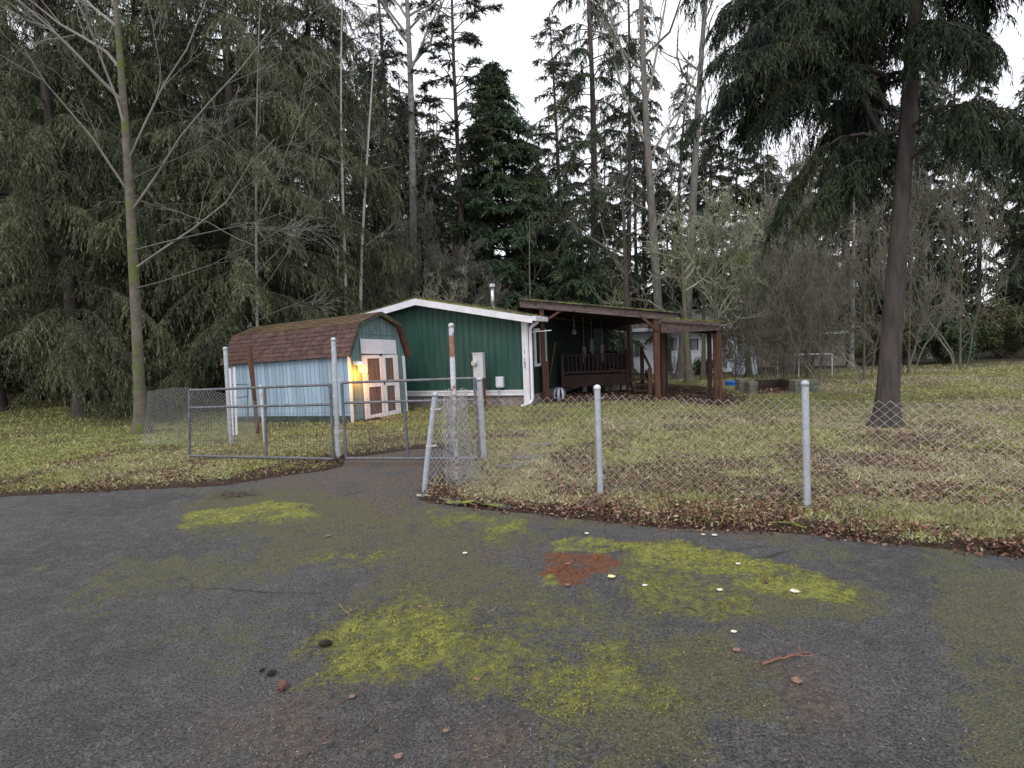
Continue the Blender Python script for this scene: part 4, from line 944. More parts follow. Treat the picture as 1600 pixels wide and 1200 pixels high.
mb = MB(); o_ = A3([b[0], b[1], 0]); pts = [b-o_-A3([0, 0, .1]), b-o_+(a-b)*.55, b-o_+(a-b)*.68, b-o_+(a-b)*.9, a-o_]; mb.tube(pts, [.040, .042, .048, .056, .058], 7); mb.build('shaft', MT['rust_wood'], rp)
fr = thing('iron_frame', 'dark iron frame leaning beside the shed, left of the brown post', 'frame', W(381, 625, 11.5)*A3([1, 1, 0])); o_ = W(381, 625, 11.5)*A3([1, 1, 0])
mb = MB()
for pa, pb_ in (((361, 601), (389, 600)), ((387, 603), (387, 660)), ((367, 603), (367, 660)), ((368, 622), (388, 619))): mb.tube([W(*pa, 11.5)-o_, W(*pb_, 11.5)-o_], .014, 6)
mb.build('bars', MT['dark_tube'], fr)

# ------------------------------------------------------------------ small things on the lawn and asphalt
def slab(name, label, cat, px, py, w, d, h, rz, mat, seed=0, tilt=0):
    g = G(px, py); g[2] = float(ground_z(A3([g[0]]), A3([g[1]]))[0]); rng = np.random.default_rng(seed); n = 11
    pts = [(w/2*math.cos(t)*(.85+.3*rng.random())*(1 if abs(math.cos(t)) < .7 else 1.1), d/2*math.sin(t)*(.85+.3*rng.random()), -.03) for t in np.arange(n)*2*math.pi/n]
    mb = MB(); mb.prism(pts, (0, 0, h+.03)); o = mb.build(name, MT[mat], None, bevel=.008); o.location = g; o.rotation_euler = (tilt, 0, rz); return tag(o, label, cat)
slab('stepping_stone', 'flat grey flagstone sunk in the lawn, the nearer to the straight fence post', 'stepping stone', 824, 721, .40, .34, .022, .3, 'flagstone', 1)
slab('stepping_stone', 'mossy flagstone sunk in the lawn nearest the bunched mesh', 'stepping stone', 803, 734, .42, .26, .022, .2, 'flagstone', 2)
slab('stepping_stone', 'faint overgrown flagstone farther up the lawn toward the house', 'stepping stone', 846, 698, .42, .32, .012, .1, 'flagstone', 3)
def strip(name, label, cat, pts, w, h, mat, z0=0., lift=None):
    P = [G(*p) for p in pts]; mb = MB(); v = []; o = P[0].copy()
    for i, p in enumerate(P):
        t = P[min(i+1, len(P)-1)]-P[max(i-1, 0)]; t /= np.linalg.norm(t); nn = A3([-t[1], t[0], 0]); l = (lift[i] if lift else 0)
        for a, z in ((-w/2, z0+l), (w/2, z0-.01), (w/2, z0+h), (-w/2, z0+h+l)): v.append(p-o+nn*a*(.8+.4*R.random())+A3([0, 0, z]))
    k = len(P); f = [(i*4+j, i*4+(j+1) % 4, (i+1)*4+(j+1) % 4, (i+1)*4+j) for i in range(k-1) for j in range(4)]+[(3, 2, 1, 0), tuple((k-1)*4+j for j in range(4))]
    mb.add(v, f); ob = mb.build(name, MT[mat], None, bevel=.004); ob.location = o; return tag(ob, label, cat)
strip('concrete_edging', 'pale strip of concrete edging at the foot of the leaning post', 'edging', [(653, 776), (670, 777), (688, 780), (702, 784)], .055, .022, 'concrete', .0, [.012, .010, .004, 0])
strip('broken_asphalt_edge', 'lifted mossy slab of broken asphalt edge beside the leaning post', 'asphalt slab', [(700, 785), (720, 788), (745, 787), (762, 790), (785, 793), (800, 795)], .17, .016, 'asphalt_chunk', .006, [0, .012, .035, .014, .026, .0])
strip('broken_asphalt_edge', 'lifted piece of asphalt edge under leaf litter far down the fence', 'asphalt slab', [(1195, 819), (1215, 822), (1235, 822), (1262, 825)], .15, .02, 'asphalt_chunk', .01, [0, .03, .03, 0])
def cone(px, py, s, rz, label, mat):
    g = G(px, py); v = []; f = []; rng = np.random.default_rng(int(px)); n = 0; mb = MB(); L = s
    for i in range(11):
        t = i/10; rr = s*.30*math.sin(math.pi*(.12+.8*t))
        for k in range(7):
            a = k*2*math.pi/7+i*.45; c = A3([(t-.5)*L, rr*math.cos(a), rr*math.sin(a)+s*.28]); o_ = A3([.0, math.cos(a), math.sin(a)])
            q = s*.13; tip = c+o_*q*.6+A3([q*.9, 0, 0]); sd_ = A3([0, -math.sin(a), math.cos(a)])*q
            mb.add([c-sd_*.7, c+sd_*.7, tip, c-A3([q, 0, 0])], [(0, 1, 2), (0, 3, 1), (0, 2, 3), (1, 3, 2)])
    mb.tube([(-L*.5, 0, s*.28), (0, 0, s*.28), (L*.5, 0, s*.28)], [s*.16, s*.26, s*.1], 8)
    o = mb.build('pine_cone', MT[mat]); o.location = (g[0], g[1], .008); o.rotation_euler = (0, 0, rz); tag(o, label, 'pine cone')
cone(509, 1012, .062, .1, 'black wet pine cone at the edge of the bright moss', 'cone_dark'); cone(442, 1079, .062, 1.7, 'reddish brown pine cone, the largest on the bare asphalt', 'cone_brown')
cone(425, 1057, .042, .5, 'grey pine cone beside the larger reddish one', 'cone_dark'); cone(410, 1051, .028, 1, 'smallest dark pine cone, next to the grey one', 'cone_dark')
cone(1197, 914, .042, 1.4, 'orange brown pine cone lying on the bright moss strip', 'cone_brown')
def leafobj(px, py, s, rz, label, mat, curl=.25, name='fallen_leaf'):
    g = G(px, py); v = []; f = []; n = 9
    for i in range(n):
        t = i/(n-1); w = .42*math.sin(math.pi*t**.8)*(.72+.42*abs(math.sin(i*1.9+px)))
        for a in (-1, -.5, 0, .5, 1): v.append(((t-.5)*s, a*w*s, .006+s*curl*(a*a*w*.8+.22*(2*t-1)**2+.10*math.sin(i*2.1+a*2)+.10)))
    for i in range(n-1):
        for j in range(4): k = i*5+j; f.append((k, k+1, k+6, k+5))
    mb = MB(); mb.add(v, f); o = mb.build(name, MT[mat]); o.location = (g[0], g[1], .007); o.rotation_euler = (0, 0, rz)
    so = o.modifiers.new('thickness', 'SOLIDIFY'); so.thickness = .0012; tag(o, label, 'leaf')
for a in ((956, 905, .060, .2, 'round cream yellow leaf right of the rust coloured moss', 'leaf_yellow', .35), (727, 867, .045, .6, 'pale crumpled leaf alone on the dark asphalt', 'leaf_white'), (917, 836, .045, 1.1, 'small white leaf above the rust coloured moss', 'leaf_white'), (1008, 908+10, .04, .3, 'pale leaf fragment at the left rim of the right moss', 'leaf_white'), (1125, 925, .045, .9, 'white leaf in the middle of the right moss patch', 'leaf_white'), (1242, 928, .065, -.4, 'white leaf at the right rim of the bright moss', 'leaf_white'), (1154, 884, .04, .4, 'pale leaf on the brightest moss strip', 'leaf_white'), (1147, 991, .036, .1, 'lone white leaf on bare asphalt below the right moss', 'leaf_white'), (1117, 839, .05, .1, 'curled pale leaf on dark asphalt near the litter', 'leaf_white'), (1099, 838, .035, -.2, 'thin pale leaf scrap on dark asphalt near the litter', 'leaf_white'),
          (888, 884, .045, .5, 'pinkish leaf lying on the rust coloured moss', 'leaf_pink'), (886, 917, .045, 2, 'star shaped pinkish leaf under the rust coloured moss', 'leaf_pink'), (551, 1093, .036, .8, 'pink leaf on asphalt below the bright moss', 'leaf_pink'), (513, 840, .055, .4, 'pinkish curled leaf on dull moss in the upper drive', 'leaf_pink'), (697, 1147, .03, .3, 'orange leaf near the lower middle of the asphalt', 'leaf_pink'), (1245, 1068, .06, 1.2, 'brown leaf by the reddish root', 'leaf_pink'), (1152, 1020, .05, .2, 'brown pink leaf above the reddish root', 'leaf_pink'), (623, 1187, .04, 1, 'pink leaf lying among brown crumbs at the bottom', 'leaf_pink'), (747, 1066, .03, .4, 'small pink leaf on the middle moss', 'leaf_pink'), (1038, 875, .04, .5, 'pink leaf at the near rim of the right moss', 'leaf_pink')):
    leafobj(*a)
def twig(name, label, pts, r, mat, side=0, seed=0, cat='twig'):
    P = [G(*p[:2]) + A3([0, 0, .008+r+(p[2] if len(p) > 2 else 0)]) for p in pts]; o_ = P[0].copy(); mb = MB(); rng = np.random.default_rng(seed)
    Q = [P[0]]
    for a, b in zip(P[:-1], P[1:]):
        for t in (.33, .66, 1): Q.append(a+(b-a)*t+A3([rng.normal(0, .12), rng.normal(0, .12), 0])*np.linalg.norm(b-a)*(t < 1)*.4)
    Q = np.array(Q)-o_; mb.tube(Q, np.linspace(r, r*.45, len(Q)), 5)
    for i in range(side):
        k = rng.integers(1, len(Q)-1); d = Q[k]-Q[k-1]; an = rng.choice([-1, 1])*(.5+.5*rng.random()); d2 = A3([d[0]*math.cos(an)-d[1]*math.sin(an), d[0]*math.sin(an)+d[1]*math.cos(an), .01*rng.random()])*(1+rng.random())
        mb.tube([Q[k], Q[k]+d2*.5, Q[k]+d2+A3([0, 0, .01])], [r*.5, r*.4, r*.25], 4)
    o = mb.build(name, MT[mat]); o.location = o_; tag(o, label, cat)
twig('twig', 'black twig lying left of the bright moss', [(415, 997), (430, 996), (447, 995)], .0028, 'twig', 2, 1)
twig('twig', 'long dark twig slanting across the lower left asphalt', [(553, 1153), (580, 1130), (600, 1102)], .0024, 'twig', 1, 2)
twig('twig', 'dark twig at the bottom edge of the asphalt', [(461, 1197), (485, 1178), (502, 1165)], .0026, 'twig', 2, 3)
twig('twig', 'forked brown twig beside the dark one on the lower left', [(505, 1160), (518, 1146), (528, 1138)], .0026, 'twig_red', 3, 4)
twig('twig', 'thin twig ending at the lower rim of the bright moss', [(660, 1060), (675, 1057), (690, 1055)], .002, 'twig', 1, 5)
twig('twig', 'pale stick lying at the top rim of the bright moss', [(652, 951), (668, 951), (676, 950)], .0032, 'twig_pale', 0, 6)
twig('twig', 'mossy bent twig beyond the left rim of the bright moss', [(530, 947), (541, 958), (549, 966)], .003, 'twig_pale', 4, 7)
twig('twig', 'dark twig in the lower right, on mottled asphalt', [(1040, 1170), (1062, 1178), (1080, 1187)], .002, 'twig', 2, 8)
twig('branch', 'broken branch lying on the lawn behind the fence', [(868, 738), (885, 731), (907, 720)], .010, 'twig_pale', 2, 9, 'branch')
twig('branch', 'short orange brown stick in the litter by the asphalt edge', [(822, 790), (832, 787), (842, 785)], .007, 'twig_red', 1, 10, 'branch')
twig('surface_root', 'reddish root crossing the asphalt at the lower right', [(1192, 1043), (1210, 1036, .003), (1232, 1032, .006), (1262, 1024)], .008, 'twig_red', 6, 11, 'root')
twig('twig', 'small dark twig near the top of the dull mossy drive', [(540, 775), (556, 771), (566, 767)], .004, 'twig', 4, 12)
twig('twig', 'pale stick on the bare asphalt just right of centre', [(766, 957), (775, 951)], .003, 'twig_pale', 0, 13)
twig('twig', 'twisted dark twig at the foot of the right moss', [(1068, 951), (1080, 952), (1090, 958)], .005, 'twig', 5, 14)
tp = thing('twig_pile', 'tangled pile of thin twigs at the left edge of the drive', 'twigs', G(368, 775)); rng = np.random.default_rng(3); mb = MB()
for i in range(60):
    a = rng.random()*6.3; p = A3([rng.normal(0, .09), rng.normal(0, .05), .01]); d = A3([math.cos(a), math.sin(a)*.5, .15*rng.random()])*(.10+.15*rng.random()); mb.tube([p, p+d*.5+A3([0, 0, .05*rng.random()]), p+d], [.003, .003, .0015], 4)
mb.build('twigs', MT['twig'], tp)

# ------------------------------------------------------------------ back of the garden
bt = thing('blue_tub', 'bright blue plastic tub lying on the far grass', 'tub', (*W(1143, 604, 18.2)[:2], .0)); mb = MB(); mb.lathe([(.15, 0), (.19, .15), (.20, .15), (.20, .17), (.175, .17), (.14, .02)], n=20); mb.build('bowl', MT['blue_plastic'], bt)
mb = MB(); mb.lathe([(.196, .135), (.212, .14), (.212, .172), (.198, .174)], n=20); mb.build('rim', MT['blue_plastic'], bt)
bb = A3([6.3, 15.4, 0]); bed = thing('block_planter', 'low walled bed of stacked concrete blocks filled with dead leaves', 'planter', bb)
def blocks(name, x0, x1, y0, y1, rows):
    mb = MB(); rng = np.random.default_rng(int(x0*10+99))
    for r_ in range(rows):
        x = x0
        while x < x1-.02: w = min(.19+.02*rng.random(), x1-x); mb.box(x, y0+.01*rng.random(), r_*.13-.02, x+w-.008, y1, r_*.13+.105); x += w
    mb.build(name, MT['block'], bed, bevel=.008)
blocks('block_pier', -.0, .24, -.05, .30, 3); blocks('block_pier', 1.10, 1.75, -.3, .1, 3); blocks('block_pier', .1, .32, .9, 1.2, 3)
mb = MB(); mb.box(.25, .62, .0, 1.1, .66, .34); mb.box(.24, .05, -.02, .27, .62, .36); mb.box(1.09, .05, -.02, 1.12, .62, .36); mb.build('back_board', MT['dark_wood'], bed)
n = 260; px_ = R.uniform(.3, 1.05, n); py_ = R.uniform(-.25, .6, n)
lv = leaves('dead_leaves', px_, py_, .02+.10*R.random(n), .03+.03*R.random(n), pick(n, BR, [3, 4, 2, 4, 1, 1]), 0, 'dead leaves heaped inside the block bed', .6); lv.parent = bed
# white house beyond the garden
nb = thing('white_house', 'white sided house seen between the porch posts, beyond the garden', 'house', (8.6, 31, -.35), -.10); rz = -.10
x0, x1 = -3.9, 3.4; zt = 2.45
mb = MB(); z = 0
while z < zt: mb.prism([(x0, -.0, z), (x0, -.028, z), (x0, -.006, z+.125), (x0, 0, z+.125)], (x1-x0, 0, 0)); z += .125
mb.box(x0, .001, -.2, x1, 7, zt); mb.build('siding', MT['siding_white'], nb)
mb = MB(); mb.prism([(x0-.5, -.5, zt-.02), (x0-.5, 3.5, zt+1.0), (x0-.5, 7.5, zt-.02), (x0-.5, 7.5, zt+.10), (x0-.5, 3.5, zt+1.12), (x0-.5, -.5, zt+.10)], (x1-x0+1, 0, 0)); mb.build('roof', MT['far_roof'], nb)
mb = MB(); mb.box(x0-.5, -.54, zt-.12, x1+.5, -.505, zt+.06); mb.build('fascia', MT['white_trim'], nb)
for wx, ww, z0, z1 in ((.75, .62, 1.25, 1.85), (-.05, .35, 1.25, 1.95), (-2.6, .9, 1.0, 1.9)):
    mb = MB(); mb.box(wx-.06, -.05, z0-.06, wx, -.0, z1+.06); mb.box(wx+ww, -.05, z0-.06, wx+ww+.06, 0, z1+.06); mb.box(wx, -.05, z0-.06, wx+ww, 0, z0); mb.box(wx, -.05, z1, wx+ww, 0, z1+.06); o = mb.build('window', MT['white_trim'], nb)
    mb = MB(); mb.box(wx, -.04, z0, wx+ww, -.032, z1); mb.build('pane', MT['glass_dark'], o)
    mb = MB(); [mb.box(wx+ww*.45+i*.06, -.045, z0, wx+ww*.45+i*.06+.015, -.041, z1) for i in range(5)]; mb.build('blind', MT['siding_white'], o)
tr = thing('tarp_heap', 'white tarpaulin draped over a pile between far trees', 'tarpaulin', (*W(1163, 575, 28)[:2], -.35)); o_ = A3([*W(1163, 575, 28)[:2], -.35])
g_ = 14; v = []
for i in range(g_):
    for j in range(g_):
        u, w_ = i/(g_-1)*2-1, j/(g_-1)*2-1; e = max(abs(u), abs(w_)); v.append((u*.42+.22*(1-e), w_*.5, 1.25*(1-e**2.5)*(.75+.25*u)+.55*(e < .95)+.10*R.random()))
i = np.arange((g_-1)**2); r_, c_ = i//(g_-1), i % (g_-1); a = r_*g_+c_
mesh_arr('sheet', A3(v), np.stack([a, a+g_, a+g_+1, a+1], 1), MT['tarp'], tr, smooth=True)
mb = MB(); mb.tube([(-.1, -.1, 0), (-.1, -.1, 2.1)], .025, 6); mb.build('pole', MT['white_trim'], tr)
pf = thing('white_pipe_frame', 'white pipe frame standing in the brush beyond the block planter', 'frame', (*W(1232, 600, 21)[:2], -.1)); o_ = A3([*W(1232, 600, 21)[:2], -.1])
mb = MB(); q = [W(1215, 590, 21)-o_, W(1215, 554, 21)-o_, W(1248, 553, 21)-o_, W(1300, 553, 21)-o_, W(1300, 600, 21)-o_]; mb.tube([q[0], q[1]], .018, 6); mb.tube([q[1], q[3]], .018, 6); mb.tube([q[3], q[4]], .018, 6); mb.tube([W(1248, 600, 21)-o_, q[2]], .018, 6); mb.build('pipes', MT['white_paint'], pf)
ns = thing('low_outbuilding', 'low grey outbuilding with a pale roof edge behind the bare brush', 'outbuilding', (15.5, 33, -.35), -.25)
mb = MB(); mb.box(-1.9, 0, 0, 3.2, 3, 1.9); mb.build('wall', MT['house_skirt'], ns); mb = MB(); mb.prism([(-2.1, -.3, 1.85), (-2.1, 3.3, 2.5), (-2.1, 3.3, 2.58), (-2.1, -.3, 1.93)], (5.6, 0, 0)); mb.build('roof', MT['far_roof'], ns); mb = MB(); mb.box(-2.1, -.34, 1.82, 3.5, -.305, 1.96); mb.build('fascia', MT['white_paint'], ns)
#--PART3
# ------------------------------------------------------------------ trees
def tubes(paths, radii, n=3):
    """many tapering tubes at once: paths (B,K,3), radii (B,K)"""
    P = np.asarray(paths, float); r = np.asarray(radii, float); B, K, _ = P.shape
    t = np.gradient(P, axis=1); t /= np.linalg.norm(t, axis=2, keepdims=True)+1e-9
    ref = np.where(np.abs(t[:, :1, 2:]) < .8, A3([0, 0, 1.]), A3([1., 0, 0]))
    a = np.cross(t, np.broadcast_to(ref, t.shape)); a /= np.linalg.norm(a, axis=2, keepdims=True)+1e-9; b = np.cross(t, a)
    th = np.arange(n)*2*math.pi/n
    V = P[:, :, None]+r[:, :, None, None]*(np.cos(th)[None, None, :, None]*a[:, :, None]+np.sin(th)[None, None, :, None]*b[:, :, None])
    bi = (np.arange(B)*K*n)[:, None, None]; ki = (np.arange(K-1)*n)[None, :, None]; j = np.arange(n)[None, None, :]; j2 = (j+1) % n
    f = np.stack([bi+ki+j, bi+ki+j2, bi+ki+n+j2, bi+ki+n+j], -1).reshape(-1, 4)
    return V.reshape(-1, 3), f
def merge(parts):
    V = []; Fq = []; c = 0
    for v, f in parts: V.append(v); Fq.append(f+c); c += len(v)
    return np.vstack(V), np.vstack(Fq)
def bez(p0, p1, p2, s):
    return p0*((1-s)**2)[..., None]+p1*(2*s*(1-s))[..., None]+p2*(s*s)[..., None]
def sprays(rng, p0, p1, p2, den, cl, ll, lw, tl=.35, hang=.3, spread=.5, smin=.15, flat=.5, upb=0.):
    """foliage along limbs: side twigs, each carrying cl slender leaf faces"""
    L = np.linalg.norm(p2-p0, axis=1); nt = np.maximum(2, (L*den*(.7+.6*rng.random(len(L)))).astype(int)); b = np.repeat(np.arange(len(L)), nt); T = len(b)
    s = smin+(1-smin)*rng.random(T)**.75; o = bez(p0[b], p1[b], p2[b], s)
    d = unit(2*(1-s)[:, None]*(p1-p0)[b]+2*s[:, None]*(p2-p1)[b])
    side = unit(np.cross(d, [0, 0, 1.])+1e-6); sg = rng.choice([-1, 1], T)[:, None]; an = rng.uniform(.35, 1.25, T)[:, None]
    td = unit(d*np.cos(an)+side*sg*np.sin(an)+rng.normal(0, .18, (T, 3))*[1, 1, flat]+A3([0, 0, upb]))
    TL = (tl*(.5+rng.random(T)))*(.35+.65*np.sin(np.clip(s, 0, 1)*2.6))
    TL = np.minimum(TL, .5*L[b]+.15)
    q = np.tile(np.arange(cl)/cl, T)+rng.random(T*cl)/cl; k = np.repeat(np.arange(T), cl)
    P = o[k]+td[k]*(TL[k]*q)[:, None]; P[:, 2] -= hang*TL[k]*q*q
    dirn = unit(td[k]*(1-.6*hang)+rng.normal(0, spread, (len(k), 3))+A3([0, 0, -1.])*hang*(.5+q)[:, None])
    w = unit(np.cross(dirn, rng.normal(size=(len(k), 3))))
    sz = .6+.8*rng.random(len(k))
    return tris(P, dirn, w, ll*sz, lw*sz)
def axis_fn(h, lean, rng, wob=.12):
    ph = rng.random(2)*6; lean = A3([lean[0], lean[1]])
    def ax(z):
        z = np.asarray(z, float); return np.stack([lean[0]*z+wob*np.sin(z*.23+ph[0])-wob*math.sin(ph[0]), lean[1]*z+wob*np.sin(z*.19+ph[1])-wob*math.sin(ph[1]), z], -1)
    return ax
def trunk_mesh(ax, h, r, rng, n=10, tip=.12, K=16):
    z = np.concatenate([[-.25, 0, .12, .3, .6, 1.], np.linspace(1.8, h, K-2)]) if h > 3 else np.linspace(-.2, h, K); t = z/h; rr = r*((1-t)*(1-tip)+tip)*(1+.75*np.exp(-np.maximum(z, 0)/.28)); rr = rr*(1+.04*rng.normal(size=len(z)))
    return tubes(ax(z)[None], rr[None], n)
def conifer(name, label, cat, loc, h, r, zb, Rmax, nb, mat, bark='bark_fir', lean=(0, 0), seed=0, rise=.15, droop=.45, den=9, cl=6, ll=.2, lw=.04, tl=.4, hang=.4, shape=.75, lowfill=.35, spread=.5, group=None, gaps=0, bare=0, smin=.15, azr=None):
    rng = np.random.default_rng(seed); t_ = thing(name, label, cat, loc, 0, group); ax = axis_fn(h, lean, rng)
    z = zb+(h-zb-.2)*np.sort(rng.random(nb))**.92; t = (z-zb)/(h-zb)
    prof = np.minimum(lowfill+(1-lowfill)*t/.22, 1)*(1-t)**shape+.04
    L = Rmax*prof*(.5+.65*rng.random(nb))
    if gaps: L = L*(1-gaps*(vnoise(z*1.1, z*0+seed, seed) > .55))
    az = rng.random(nb)*2*math.pi
    if azr is not None: az = azr[0]+azr[1]*rng.normal(size=nb)*(rng.random(nb) < .7)+az*0+np.where(rng.random(nb) < .3, rng.random(nb)*6.28, 0)
    d = np.stack([np.cos(az), np.sin(az), 0*az], 1); ri = rise*(.4+1.2*rng.random(nb))+.5*t*rise
    p0 = ax(z); p1 = p0+d*(L*.5)[:, None]; p1[:, 2] += ri*L*.8; p2 = p0+d*L[:, None]; p2[:, 2] += L*(ri-droop*(.6+.8*rng.random(nb))*(1-.5*t))
    K = 5; s = np.tile(np.linspace(0, 1, K), (nb, 1)); paths = bez(p0[:, None], p1[:, None], p2[:, None], s)
    rr = (.012+.010*L)[:, None]*(1-.8*s)
    parts = [trunk_mesh(ax, h, r, rng), tubes(paths, rr, 3)]
    if bare:
        m_ = bare; zz = rng.uniform(h*.12, zb+1, m_); aa = rng.random(m_)*6.28; dd = np.stack([np.cos(aa), np.sin(aa), rng.normal(-.1, .25, m_)], 1); LL = rng.uniform(.3, 1.8, m_)
        q0 = ax(zz); parts.append(tubes(bez(q0[:, None], (q0+dd*LL[:, None]*.5)[:, None], (q0+dd*LL[:, None]+A3([0, 0, -.15]))[:, None], np.tile(np.linspace(0, 1, 4), (m_, 1))), np.tile([.018, .013, .009, .004], (m_, 1)), 3))
    v, f = merge(parts); mesh_arr('trunk', v, f, MT[bark], t_, smooth=True)
    v = sprays(rng, p0, p1, p2, den, cl, ll, lw, tl, hang, spread, smin)
    mesh_arr('crown', v, np.arange(len(v)).reshape(-1, 3), MT[mat], t_)
    return t_
def grow(rng, p, d, L, r, lev, out, up=.25, spread=.7, kids=(3, 6), wig=.16, shrink=(.35, .65), first=.3):
    K = 6; P = [p]; dd = d.copy()
    for i in range(K-1):
        dd = dd+rng.normal(0, wig, 3)+A3([0, 0, up*.25]); dd /= np.linalg.norm(dd); P.append(P[-1]+dd*L/(K-1))
    P = np.array(P); out.append((P, np.linspace(r, max(r*.35, .003), K), lev))
    if lev == 0: return
    for _ in range(rng.integers(*kids)):
        s = first+(1-first)*rng.random(); i = min(int(s*(K-1)), K-2); q = P[i]+(P[i+1]-P[i])*(s*(K-1)-i)
        ax_ = unit(np.cross(dd, rng.normal(size=3))[None])[0]; an = spread*(.5+.8*rng.random()); nd = (P[i+1]-P[i])/np.linalg.norm(P[i+1]-P[i])*math.cos(an)+ax_*math.sin(an)
        grow(rng, q, nd, L*rng.uniform(*shrink), max(r*(1-s*.6)*.5, .0035), lev-1, out, up, spread, kids, wig, shrink, .15)
def bare_tree(name, label, cat, loc, h, r, zb, nb, Lb, lev, bark='bark_alder', twigs='twigs_grey', lean=(0, 0), seed=0, up=.35, el=.6, kids=(3, 6), group=None, spread=.7, tmin=.005, wob=.12, wig=.16, stems=0, limbs=()):
    rng = np.random.default_rng(seed); t_ = thing(name, label, cat, loc, 0, group); ax = axis_fn(h, lean, rng, wob); out = []
    for i in range(nb):
        t = (i+rng.random())/nb; z = zb+(h-zb)*t; a = rng.random()*6.283; e = el*(.5+rng.random())
        grow(rng, ax(z), A3([math.cos(a)*math.cos(e), math.sin(a)*math.cos(e), math.sin(e)]), Lb*(.35+.65*(1-t))*(.6+.7*rng.random()), max(r*.34*(1-t*.7), .009), lev, out, up, spread, kids, wig)
    for q0, q1, rl_ in limbs:
        q0, q1 = A3(q0), A3(q1); q0 = ax(q0[2]); grow(rng, q0, unit((q1-q0)[None])[0], np.linalg.norm(q1-q0), rl_, lev+1, out, .1, spread*.8, kids, .11, (.25, .5))
    parts = [trunk_mesh(ax, h, r, rng)]
    for i in range(stems):
        a = rng.random()*6.283; d = unit(A3([[math.cos(a)*.4, math.sin(a)*.4, 1.]]))[0]; grow(rng, A3([math.cos(a)*.15, math.sin(a)*.15, -.1]), d, h*(.6+.4*rng.random()), r*.8, lev, out, up, spread, kids, wig)
    v, f = merge(parts) if not stems else merge(parts+[tubes(np.array([p for p, q, l in out[:1]]), np.array([q for p, q, l in out[:1]]), 5)])
    if h > 0: mesh_arr('trunk', v, f, MT[bark], t_, smooth=True)
    P = np.array([p for p, q, l in out]); Q = np.maximum(np.array([q for p, q, l in out]), tmin)
    big = Q[:, 0] > .02; ps = []
    if big.any(): ps.append(tubes(P[big], Q[big], 5))
    if (~big).any(): ps.append(tubes(P[~big], Q[~big], 3))
    v, f = merge(ps); mesh_arr('crown', v, f, MT[twigs], t_, smooth=True)
    return t_
def base_lean(px0, py0, px1, py1, y):
    """foot and lean of a trunk seen through two points of the photo, standing at distance y"""
    a, b = W(px0, py0, y), W(px1, py1, y); k = (b[0]-a[0])/(b[2]-a[2]); x = a[0]-k*a[2]
    z = float(ground_z(A3([x]), A3([float(y)]))[0]); return (x, y, z), (k, 0)

# conifers one can single out
bl = base_lean(724, 440, 713, 0, 28); t1 = conifer('fir_tree', 'tall open fir with tufted uneven branches, behind the peak of the green house', 'fir tree', bl[0], 22, .19, 5.5, 3.4, 105, 'leaf_fir', lean=bl[1], seed=11, rise=.35, droop=.28, den=15, cl=12, ll=.18, lw=.045, tl=.36, hang=.2, gaps=.4, bare=16, shape=.45, smin=.3)
bl = base_lean(800, 450, 779, 115, 29); conifer('fir_tree', 'dense dark green pointed fir behind the metal chimney', 'fir tree', (bl[0][0], 29, 0), 15.4, .2, .6, 5.0, 470, 'leaf_fir_dense', lean=bl[1], seed=12, rise=.15, droop=.35, den=17, cl=11, ll=.19, lw=.055, tl=.6, hang=.45, shape=.95, lowfill=.9)
bl = base_lean(830, 465, 828, 300, 25); bare_tree('thin_tree', 'thin straight brown trunk rising behind the chimney', 'tree', bl[0], 7, .07, 2.5, 12, 1.3, 1, 'bark_brown', 'twigs_dark', lean=bl[1], seed=7)
bl = base_lean(872, 400, 857, 20, 34); conifer('fir_tree', 'slender spiky fir standing alone against the bright gap of sky', 'fir tree', bl[0], 20.3, .2, 3.5, 3.0, 120, 'leaf_fir_grey', lean=bl[1], seed=13, rise=.28, droop=.35, den=14, cl=11, ll=.18, lw=.048, tl=.38, hang=.35, gaps=.3, shape=.6, smin=.2, bare=20)
bl = base_lean(926, 450, 912, 0, 27); conifer('fir_tree', 'dark fir with long drooping branches, just right of the spiky fir', 'fir tree', bl[0], 24, .22, 3.2, 3.4, 130, 'leaf_fir', lean=bl[1], seed=14, rise=.12, droop=.55, den=15, cl=12, ll=.18, lw=.042, tl=.45, hang=.9, gaps=.3, shape=.45, smin=.22, bare=20)
bl = base_lean(983, 460, 977, 0, 30); conifer('fir_tree', 'fir with a thin black trunk between the drooping fir and the forked bare tree', 'fir tree', bl[0], 24, .17, 4.5, 3.0, 95, 'leaf_fir_grey', lean=bl[1], seed=15, rise=.1, droop=.5, den=13, cl=10, ll=.18, lw=.045, tl=.42, hang=.8, gaps=.35, shape=.5, smin=.25, bare=24)
bl = base_lean(1012, 460, 1012, 300, 32); conifer('fir_tree', 'fir whose dark trunk shows close beside the forked bare tree', 'fir tree', bl[0], 19, .17, 5, 2.6, 70, 'leaf_fir_grey', lean=(0, 0), seed=16, den=12, cl=10, ll=.18, lw=.045, hang=.8, gaps=.3, smin=.25, bare=20)
bl = base_lean(607, 380, 595, 100, 33); conifer('fir_tree', 'dark fir trunk with ragged boughs left of the big pale trunk', 'fir tree', bl[0], 26, .22, 5, 3.4, 110, 'leaf_fir_grey', lean=bl[1], seed=17, rise=.2, droop=.4, den=13, cl=10, ll=.2, lw=.05, hang=.4, gaps=.35, smin=.2, bare=24)
bl = base_lean(1150, 470, 1160, 200, 36); conifer('fir_tree', 'soft green fir behind the lichen covered bare tree', 'fir tree', bl[0], 14, .2, 1.5, 3.6, 170, 'leaf_fir', lean=bl[1], seed=18, rise=.2, droop=.4, den=14, cl=10, ll=.2, lw=.05, hang=.5, shape=.6, lowfill=.8)
